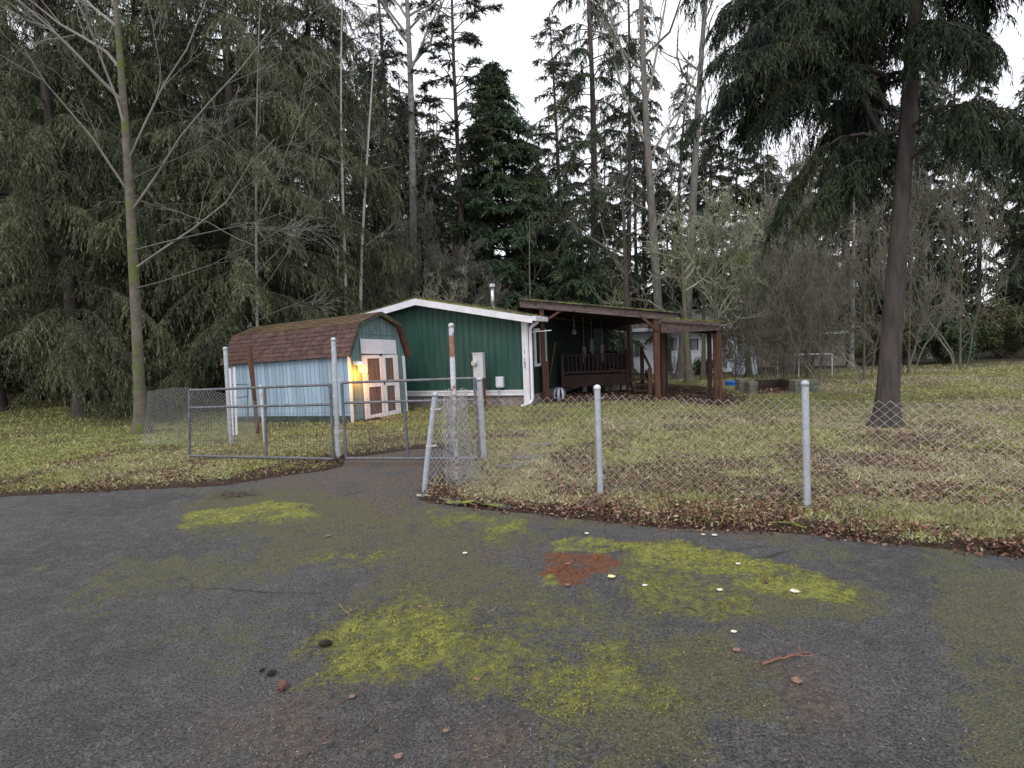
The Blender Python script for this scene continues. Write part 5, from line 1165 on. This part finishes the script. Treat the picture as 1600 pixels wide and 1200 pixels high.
bl = base_lean(1060, 440, 1075, 100, 38); conifer('fir_tree', 'grey green fir far back between the forked tree and the leaning trunk', 'fir tree', bl[0], 20, .2, 3, 3.4, 120, 'leaf_fir_grey', lean=bl[1], seed=19, rise=.2, droop=.4, den=13, cl=10, ll=.2, lw=.05, hang=.6, gaps=.25, smin=.2)
bl = base_lean(925, 470, 925, 300, 31); conifer('fir_tree', 'low bushy young fir under the drooping fir', 'fir tree', (bl[0][0]-.9, 26, 0), 7.5, .12, .5, 2.4, 120, 'leaf_fir_dense', seed=20, den=13, cl=9, ll=.18, lw=.045, hang=.5, shape=.7, lowfill=.8)
# bare trees
bl = base_lean(645, 440, 628, 0, 27)
big = bare_tree('alder_tree', 'big pale mottled alder trunk rising behind the green roof', 'tree', bl[0], 25, .235, 13.5, 12, 3.2, 3, 'bark_alder', 'twigs_grey', lean=bl[1], seed=21, up=.4, el=.6, tmin=.007, limbs=[((bl[1][0]*14, 0, 14.0), (bl[1][0]*14+2.6, -.5, 17.6), .065), ((bl[1][0]*16, 0, 15.8), (bl[1][0]*16+4.4, -1, 19.0), .055), ((bl[1][0]*15.5, 0, 15.5), (bl[1][0]*15-3.4, -1, 19.5), .06)])
bl = base_lean(547, 470, 557, 0, 20); bare_tree('thin_alder', 'very thin pale alder, the left of the two rising over the shed roof', 'tree', bl[0], 17, .068, 6, 16, 1.6, 2, 'bark_pale', 'twigs_grey', lean=bl[1], seed=22, wob=.22)
bl = base_lean(568, 460, 577, 130, 20.8); bare_tree('thin_alder', 'very thin pale alder, the right of the two rising over the shed roof', 'tree', bl[0], 14, .075, 5, 16, 1.6, 2, 'bark_pale', 'twigs_grey', lean=(bl[1][0]*.8, 0), seed=23, wob=.22)
bl = base_lean(1029, 470, 1012, 150, 24); k = bl[1][0]
bare_tree('cottonwood', 'forked bare tree with a pale trunk and long rising limbs above the porch', 'tree', bl[0], 22, .21, 11, 12, 3.0, 3, 'bark_brown', 'twigs_grey', lean=(k*.8, 0), seed=24, up=.45, tmin=.006, limbs=[((k*9.2, 0, 9.4), (k*9.2-1.9, -.4, 15.5), .07), ((k*7.8, 0, 7.9), (k*7.8+2.6, -.5, 12.6), .055), ((k*8.8, 0, 9.0), (k*9+3.1, .6, 13.8), .06), ((k*6.6, 0, 6.9), (k*6.6-2.6, -.6, 7.9), .05), ((k*6.4, 0, 6.2), (k*6.4+2.2, -.3, 8.9), .05), ((k*11, 0, 11), (k*11+2.2, .6, 17), .06)])
bl = base_lean(1076, 430, 1108, 20, 26); bare_tree('bare_tree', 'leaning grey brown trunk right of the forked tree, bark worn pale low down', 'tree', bl[0], 22, .24, 8, 12, 3.2, 2, 'bark_brown', 'twigs_dark', lean=(bl[1][0], 0), seed=25, up=.3, tmin=.006)
bl = base_lean(1105, 560, 1100, 330, 21)
bare_tree('lichen_tree', 'bushy bare tree covered in pale green lichen, right of the porch', 'tree', (bl[0][0]+.42, 21, 0), 5.4, .11, 1.6, 26, 3.0, 3, 'bark_mossy', 'twigs_lichen', lean=(-.01, 0), seed=26, up=.42, el=.6, kids=(3, 7), spread=.75, tmin=.0085, wig=.26)
bl = base_lean(1170, 560, 1170, 330, 24); bare_tree('lichen_tree', 'second lichen grey bare tree, behind the blue tub', 'tree', (bl[0][0], 24, -.2), 5.8, .12, 1.2, 24, 3.0, 3, 'bark_mossy', 'twigs_lichen', seed=27, up=.42, el=.6, kids=(3, 6), spread=.75, tmin=.0085, wig=.22)
bl = base_lean(1078, 600, 1062, 520, 20.5); bare_tree('mossy_tree', 'thick mossy trunk standing in front of the white house', 'tree', bl[0], 6.0, .13, 3.0, 12, 2.4, 3, 'bark_mossy', 'twigs_lichen', lean=(-.06, 0), seed=28, tmin=.006, wig=.22)
bl = base_lean(1099, 600, 1098, 530, 22); bare_tree('mossy_tree', 'slim dark trunk before the white siding, left of the canopy posts', 'tree', bl[0], 6.0, .09, 3.0, 10, 2.0, 2, 'bark_mossy', 'twigs_lichen', lean=(-.01, 0), seed=29, tmin=.006)
bl = base_lean(983, 600, 980, 520, 22.5); bare_tree('mossy_tree', 'trunk seen through the back of the porch between the railings', 'tree', (bl[0][0], 22.5, 0), 9.0, .15, 4.0, 10, 2.0, 2, 'bark_fir', 'twigs_dark', seed=30)
bl = base_lean(690, 470, 690, 400, 21); bare_tree('lichen_bush', 'pale lichen bush with arching twigs behind the green roof ridge', 'bush', (bl[0][0]+.2, 22, 0), 3.6, .05, 1.0, 20, 2.1, 3, 'bark_mossy', 'twigs_lichen', seed=31, el=.6, kids=(3, 6), tmin=.006, wig=.24)
bl = base_lean(720, 470, 720, 380, 23); bare_tree('bare_bush', 'brown tangled brush below the open fir', 'bush', (bl[0][0]+.1, 24, 0), 5.0, .05, .8, 30, 2.2, 3, 'bark_fir', 'twigs_dark', seed=32, el=.8, kids=(4, 7), tmin=.007, wig=.22)
bl = base_lean(404, 470, 415, 100, 13.9); k = bl[1][0]
bare_tree('maple_sapling', 'thin bare sapling with long sweeping twigs behind the left end of the shed', 'tree', (W(398, 560, 16)[0], 16, -.1), 12.5, .048, 4.0, 9, 2.6, 2, 'bark_alder', 'twigs_grey', lean=(k*.9, 0), seed=33, el=.9, up=.1, tmin=.0036, limbs=[((.1, 0, 3.9), (2.9, -.6, 6.3), .020), ((.1, 0, 3.3), (2.6, -.8, 5.2), .018), ((.15, 0, 5.2), (2.4, -.6, 8.2), .020), ((0, 0, 2.6), (2.2, -1, 3.6), .016), ((.1, 0, 4.6), (-1.6, -1, 5.0), .02)])
o_ = A3([W(215, 600, 13)[0], 13, 0]); lm_ = []
for (pa, pb_, rr) in (((215, 420), (470, 235), .026), ((215, 330), (440, 60), .028), ((220, 390), (480, 330), .020), ((210, 280), (400, 180), .018), ((210, 250), (395, -20), .024), ((215, 450), (420, 400), .016), ((215, 300), (60, 80), .03), ((215, 200), (110, -60), .03)):
    lm_.append((W(*pa, 13)-o_, W(*pb_, 12.2)-o_, rr))
bare_tree('maple_tree', 'bare maple at the far left, its dark limbs rising over the shed roof', 'tree', o_, 15, .13, 7, 9, 2.6, 2, 'bark_mossy', 'twigs_grey', seed=34, tmin=.0036, limbs=lm_)
# western red cedars with hanging sprays on the left
CE = dict(mat='leaf_cedar', bark='bark_fir', smin=.04, rise=.10, droop=.50, hang=1.1, ll=.125, lw=.021, tl=.55, spread=.5, lowfill=.8, shape=.5)
c1 = conifer('cedar_tree', 'big drooping olive cedar directly behind the left end of the shed roof', 'cedar tree', (W(375, 560, 17.5)[0], 17.5, -.1), 22, .20, .9, 3.9, 300, den=18, cl=19, seed=41, **CE)
c2 = conifer('cedar_tree', 'olive cedar with hanging fronds behind the thin pale alders', 'cedar tree', (W(505, 560, 22)[0], 22, 0), 19.5, .20, 1.0, 3.9, 300, den=18, cl=17, seed=42, **{**CE, 'll': .145, 'lw': .026, 'shape': .62})
c3 = conifer('cedar_tree', 'darker cedar filling the space between the two larger cedars', 'cedar tree', (W(445, 560, 26)[0], 26, 0), 23, .22, 1.0, 4.0, 260, den=14, cl=11, seed=43, **{**CE, 'll': .19, 'lw': .034, 'shape': .7})
c4 = conifer('cedar_tree', 'smaller cedar at the left foot of the big pale alder', 'cedar tree', (W(600, 560, 25)[0], 25, 0), 9.5, .16, .8, 2.6, 150, den=13, cl=11, seed=44, **{**CE, 'll': .17, 'lw': .03})
for px, y, s_, a, lb in ((255, 18.5, .95, 1.2, 'cedar standing left of the shed, behind the leaning maple'), (120, 16, .9, 2.3, 'cedar farther left, beyond the end of the left gate'), (-10, 19, 1.05, 3.0, 'cedar at the left border of the view'), (190, 27, 1.0, 4.0, 'tall cedar set back between the two cedars left of the shed'), (320, 30, 1.05, 5.1, 'tallest cedar set back behind the left end of the shed'), (50, 26, 1.0, .5, 'cedar set back at the far left')):
    dup(c1 if y < 20 else c3, (W(px, 560, y)[0], y, -.1), a, s_, lb)

# near conifer reaching in from the right: its limbs hang into the picture
nt_ = thing('hemlock_tree', 'near dark conifer whose heavy boughs hang in from the upper right', 'conifer', (*W(1385, 560, 9.5)[:2], 0)); o_ = A3([*W(1385, 560, 9.5)[:2], 0]); rng = np.random.default_rng(51)
ax = axis_fn(13, (0.015, 0), rng, .16); LB = []
def limb(pa, ya, pb_, yb, pc, yc): LB.append((W(*pa, ya)-o_, W(*pb_, yb)-o_, W(*pc, yc)-o_))
limb((1385, 120), 9.5, (1230, 40), 9.2, (1075, 205), 9.2); limb((1385, 60), 9.5, (1230, -20), 9, (1100, 110), 9); limb((1385, 150), 9.5, (1260, 90), 9.6, (1120, 215), 9.8)
limb((1385, 0), 9.5, (1240, -90), 9, (1130, 20), 9.2); limb((1385, -60), 9.5, (1230, -150), 9.4, (1090, -20), 9.3); limb((1385, 220), 9.5, (1290, 170), 9.3, (1222, 330), 9.4); limb((1385, 180), 9.5, (1280, 130), 9.8, (1180, 190), 10)
limb((1385, 90), 9.5, (1260, 20), 9.8, (1160, 130), 10.2); limb((1385, 30), 9.5, (1280, -20), 10, (1200, 90), 10.4); limb((1385, -20), 9.5, (1300, -60), 9.2, (1215, 40), 8.8); limb((1385, 260), 9.5, (1330, 220), 9.2, (1262, 330), 9.0); limb((1385, 120), 9.5, (1300, 60), 9, (1210, 170), 8.8)
for i in range(16):
    ya = rng.uniform(8.6, 10.4); limb((1385, rng.uniform(-120, 230)), 9.5, (rng.uniform(1250, 1310), rng.uniform(-140, 120)), ya, (rng.uniform(1120, 1230), rng.uniform(-40, 190)), ya)
for i in range(36):
    z = rng.uniform(3.9, 12.5); a = rng.uniform(-1.9, 1.9) if i % 3 else rng.uniform(1.6, 3.9); L = (2.9-.16*z)*(.6+.6*rng.random()); p = ax(z); d = A3([math.cos(a), math.sin(a), 0])
    if d[0] < -.2: L *= .6
    LB.append((p, p+d*L*.5+A3([0, 0, .3*L]), p+d*L+A3([0, 0, -.35*L])))
p0, p1, p2 = [np.array([l[i] for l in LB]) for i in range(3)]
# side limbs, then hanging sprays on them
nS = 24; b = np.repeat(np.arange(len(p0)), nS); s = .22+.78*rng.random(len(b)); q0 = bez(p0[b], p1[b], p2[b], s); dm = unit((p2-p0)[b]); sd2 = unit(np.cross(dm, [0, 0, 1.]))*rng.choice([-1, 1], len(b))[:, None]
LL = (.30+.55*rng.random(len(b)))*(1.15-.6*s); dd = unit(dm*.7+sd2*rng.uniform(.2, 1, (len(b), 1))+rng.normal(0, .12, (len(b), 3))); q1 = q0+dd*(LL*.5)[:, None]; q2 = q0+dd*(LL*.85)[:, None]+A3([0, 0, -1])*(LL*rng.uniform(.35, 1.1, len(b)))[:, None]
A0, A1, A2 = np.vstack([p0, q0]), np.vstack([p1, q1]), np.vstack([p2, q2])
v = sprays(rng, A0, A1, A2, 30, 12, .085, .015, .22, 1.0, .40, .05)
mesh_arr('crown', v, np.arange(len(v)).reshape(-1, 3), MT['leaf_near'], nt_)
K = 6; parts = [trunk_mesh(ax, 13, .17, rng), tubes(bez(p0[:, None], p1[:, None], p2[:, None], np.tile(np.linspace(0, 1, K), (len(p0), 1))), np.tile(np.linspace(.035, .008, K), (len(p0), 1)), 5), tubes(bez(q0[:, None], q1[:, None], q2[:, None], np.tile(np.linspace(0, 1, K), (len(q0), 1))), np.tile(np.linspace(.008, .003, K), (len(q0), 1)), 3)]
v, f = merge(parts); mesh_arr('trunk', v, f, MT['bark_fir'], nt_, smooth=True)

# the wood behind: three kinds, copied
LBL = 'one of the many conifers crowding the wood behind the house'
GRP = 'conifers in the wood behind the house'
pr = [conifer('forest_conifer', LBL, 'conifer', (0, 0, 0), 18, .19, 3.0, 3.2, 105, 'leaf_fir_grey', seed=61, den=11, cl=8, ll=.28, lw=.075, tl=.45, hang=.45, gaps=.35, shape=.6, group=GRP, bare=14, smin=.2),
      conifer('forest_conifer', LBL, 'conifer', (0, 0, 0), 16, .17, 2.0, 2.9, 125, 'leaf_fir', seed=62, den=12, cl=8, ll=.27, lw=.075, tl=.45, hang=.7, gaps=.3, shape=.65, group=GRP),
      conifer('forest_conifer', LBL, 'conifer', (0, 0, 0), 19, .16, 6.0, 2.6, 85, 'leaf_fir_grey', seed=63, den=12, cl=8, ll=.26, lw=.07, tl=.4, hang=.5, gaps=.5, shape=.5, group=GRP, bare=30, smin=.25)]
rf_ = np.random.default_rng(77); used_ = [0, 0, 0]; placed = []
for i in range(900):
    if len(placed) >= 74: break
    y = rf_.uniform(33, 60); x = rf_.uniform(-.98, .98)*y; px = 800+906*x/y
    if any((x-a)**2+(y-b)**2 < 2.9**2 for a, b in placed): continue
    if abs(px-875) < 60 and y < 40: continue
    k = rf_.integers(0, 3); hh = (18, 16, 19)[k]
    top = 536-906*(hh*1.0-1.6)/y
    want = 175 if 640 < px < 700 else 265 if 700 <= px < 990 else 215 if 990 <= px < 1130 else 285 if 1130 <= px < 1280 else 60
    want += rf_.uniform(-40, 55); sc = ((536-want)/906*y+1.6)/hh
    if sc > 1.75 or sc < .35: continue
    placed.append((x, y)); o = pr[k]
    if used_[k] == 0: o.location = (x, y, 0); o.scale = (min(sc, 1.15),)*2+(sc,); used_[k] = 1
    else: dup(o, (x, y, 0), rf_.random()*6.28, (min(max(sc, .75), 1.15),)*2+(sc,))
for px, y, top, k in ((652, 33, 190, 1), (682, 30, 260, 0), (742, 34, 205, 1), (838, 36, 235, 0), (890, 31, 300, 1), (952, 34, 210, 2), (1000, 36, 180, 0), (1045, 31, 290, 1), (1120, 33, 200, 0), (1185, 36, 240, 1), (1225, 34, 290, 0), (1262, 31, 250, 1), (630, 36, 130, 0), (700, 38, 150, 2)):
    x = W(px, 560, y)[0]; sc = ((536-top)/906*y+1.6)/(18, 16, 19)[k]; dup(pr[k], (x, y, 0), px*.37, (min(max(sc, .75), 1.05),)*2+(sc,))
# bare trunks scattered in the wood
LB2 = 'one of the leafless pale trunks standing among the conifers of the wood'; GR2 = 'leafless trees in the wood'
bt_ = bare_tree('forest_alder', LB2, 'tree', (0, 0, 0), 17, .13, 5.5, 20, 2.6, 2, 'bark_alder', 'twigs_grey', seed=64, up=.4, el=.8, tmin=.011, group=GR2)
first = True
for px, y, s_ in ((668, 36, .9), (690, 31, .7), (1195, 34, .75), (1228, 40, .8), (765, 40, .6), (890, 44, .7), (1050, 33, .8), (1140, 42, .8), (585, 30, .8), (330, 24, .9), (1330, 30, .9), (1450, 36, 1), (80, 30, 1), (1240, 28, .6)):
    x = W(px, 560, y)[0]
    if first: bt_.location = (x, y, 0); bt_.scale = (s_,)*3; first = False
    else: dup(bt_, (x, y, -.2), px*.7, s_)
# undergrowth
def leafy(name, label, loc, rx, hz, n, mat, seed, ll=.14, lw=.05, group=None):
    rng = np.random.default_rng(seed); t_ = thing(name, label, 'bush', loc, 0, group)
    k = 34; c = rng.normal(size=(k, 3)); c = unit(c)*rng.random(k)[:, None]**.4*A3([rx, rx, hz*.5])*.8+A3([0, 0, hz*.48]); rad = rng.uniform(.25, .5, k)*min(rx, hz)*.6
    i = rng.integers(0, k, n); P = c[i]+unit(rng.normal(size=(n, 3)))*(rad[i]*(.5+.6*rng.random(n)))[:, None]; P[:, 2] = np.abs(P[:, 2])
    d = unit(rng.normal(size=(n, 3))+A3([0, 0, -.3])); w = unit(np.cross(d, rng.normal(size=(n, 3)))); v = tris(P, d, w, ll*(.5+rng.random(n)), lw*(.6+.8*rng.random(n)))
    mesh_arr('foliage', v, np.arange(len(v)).reshape(-1, 3), MT[mat], t_)
    z0 = np.zeros((14, 3)); q = c[:14]; v, f = tubes(bez(z0[:, None], (q*.5+A3([0, 0, .2]))[:, None], q[:, None], np.tile(np.linspace(0, 1, 4), (14, 1))), np.tile([.03, .02, .014, .006], (14, 1)), 4); mesh_arr('stem', v, f, MT['bark_fir'], t_)
    return t_
LB3 = 'one of the dark leafy bushes filling the foot of the wood'; GR3 = 'leafy bushes at the foot of the wood'
sh = leafy('bush', LB3, (0, 0, 0), 1.9, 3.0, 15000, 'leaf_shrub', 65, group=GR3); sh2 = leafy('bush', LB3, (0, 0, 0), 1.8, 3.6, 15000, 'leaf_fir_dense', 66, group=GR3)
u1 = u2 = True
for i, (px, y, s_) in enumerate(((330, 21, 1), (420, 20, .9), (490, 19.5, .9), (540, 23, 1), (600, 24, 1), (650, 28, 1), (700, 29, 1.1), (745, 30, 1), (800, 25.5, .9), (850, 25, 1), (880, 27, 1.1), (930, 30, 1), (960, 36, 1.1), (1010, 38, 1.1), (1060, 40, 1.2), (1130, 38, 1.1), (1190, 36, 1), (240, 23, 1), (150, 22, 1), (60, 24, 1.1), (-30, 21, 1), (1290, 34, 1.1), (1380, 32, 1), (1480, 30, 1), (1570, 33, 1.2))):
    x = W(px, 560, y)[0]; o = (sh, sh2)[i % 2]; z = float(ground_z(A3([x]), A3([float(y)]))[0])-.1
    if i < 2: o.location = (x, y, z); o.scale = (s_,)*3
    else: dup(o, (x, y, z), i*1.3, s_)
LB4 = 'one of the bare brown bushes tangled along the back of the garden'; GR4 = 'bare bushes along the back of the garden'
bb_ = bare_tree('bare_bush', LB4, 'bush', (0, 0, 0), 2.8, .035, .2, 22, 1.8, 3, 'bark_mossy', 'twigs_olive', seed=67, el=.8, kids=(3, 6), tmin=.0075, wig=.26, group=GR4, stems=3)
for i, (px, y, s_) in enumerate(((1150, 22, .8), (1190, 20, .85), (1225, 19, .9), (1262, 20, 1), (1300, 22, 1.1), (1350, 18, 1.1), (1210, 25, 1.3), (1245, 26, 1.5), (1180, 28, 1.4), (1130, 26, .45), (1420, 20, 1.2), (1500, 22, 1.3), (1232, 18.3, .62), (1205, 18.6, .55), (1280, 17.5, .7), (1215, 22, 1.0), (1250, 23, 1.1), (1165, 25, .7), (640, 24, 1.2), (670, 26, 1.3), (760, 27, 1.2), (580, 22, 1.1), (1042, 26, .4), (1270, 24, 1.6))):
    x = W(px, 560, y)[0]; z = float(ground_z(A3([x]), A3([float(y)]))[0])
    if i == 0: bb_.location = (x, y, z); bb_.scale = (s_,)*3
    else: dup(bb_, (x, y, z), i*2.1, (s_*.75, s_*.75, s_*(1.2+.25*(i % 4))))
hb = thing('clipped_bush', 'low rounded brown bush under the window of the white house', 'bush', (*W(1096, 580, 29)[:2], -.35)); o = leafy('bush_tmp', 'x', (0, 0, 0), .9, .9, 2500, 'leaf_shrub', 68, .12, .04)
for c_ in list(o.children): c_.parent = hb
D.objects.remove(o)
# far wood: one mass that closes the horizon
rng = np.random.default_rng(88); V = []
for i in range(230):
    a = rng.uniform(-1.05, 1.05); dd_ = rng.uniform(64, 84); x, y = dd_*math.sin(a), dd_*math.cos(a); h = rng.uniform(6, 10.5); m_ = 420
    t = rng.random(m_)**.8; th = rng.random(m_)*6.28; rr = (1-t)*2.6*rng.random(m_)**.5+.1; P = np.stack([x+rr*np.cos(th), y+rr*np.sin(th), t*h], 1)
    d = unit(np.stack([np.cos(th), np.sin(th), -.4+rng.normal(0, .3, m_)], 1)); w = unit(np.cross(d, rng.normal(size=(m_, 3)))); V.append(tris(P, d, w, .5+.7*rng.random(m_), .3+.3*rng.random(m_)))
v = np.vstack(V); struct(mesh_arr('far_woods', v, np.arange(len(v)).reshape(-1, 3), MT['leaf_fir_grey']), 'stuff', 'dark far off wood closing the view behind all the trees')
#--END3
# ------------------------------------------------------------------ light, sky, render settings
def sky():
    w = D.worlds.new('World'); SC.world = w; w.use_nodes = True; nt = w.node_tree; nt.nodes.clear()
    out = nt.nodes.new('ShaderNodeOutputWorld'); s = N(nt, 'ShaderNodeTexSky', sky_type='NISHITA'); s.sun_disc = False
    s.sun_elevation = math.radians(48); s.sun_rotation = math.radians(200)
    b1 = N(nt, 'ShaderNodeBackground'); b1.inputs[1].default_value = .08; nt.links.new(s.outputs[0], b1.inputs[0])
    co = N(nt, 'ShaderNodeTexCoord').outputs['Generated']
    n = noise(nt, 2.2, co, 5, .5, (1, 1, 2.2))
    c = mixc(nt, ramp(nt, n, .3, .7), (.84, .86, .92), (.97, .98, 1.0))
    b2 = N(nt, 'ShaderNodeBackground'); b2.inputs[1].default_value = .95; nt.links.new(c, b2.inputs[0])
    mx = N(nt, 'ShaderNodeMixShader'); mx.inputs[0].default_value = .88; nt.links.new(b1.outputs[0], mx.inputs[1]); nt.links.new(b2.outputs[0], mx.inputs[2])
    nt.links.new(mx.outputs[0], out.inputs[0])
sky()
sd_ = D.lights.new('sun', 'SUN'); sd_.energy = .9; sd_.angle = math.radians(25); sd_.color = (1, .97, .93)
so = D.objects.new('sun', sd_); link(so)
el, az_ = math.radians(48), math.radians(200)
sv = Vector((math.sin(az_)*math.cos(el), math.cos(az_)*math.cos(el), math.sin(el)))
so.rotation_euler = sv.to_track_quat('Z', 'Y').to_euler(); so.location = (0, 0, 30)
SC.view_settings.view_transform = 'Standard'; SC.view_settings.look = 'None'; SC.view_settings.exposure = EXPO; SC.view_settings.gamma = 1
SC.cycles.max_bounces = 5; SC.cycles.diffuse_bounces = 3; SC.cycles.transparent_max_bounces = 4
SC.cycles.use_denoising = True
SC.cycles.sample_clamp_indirect = 2
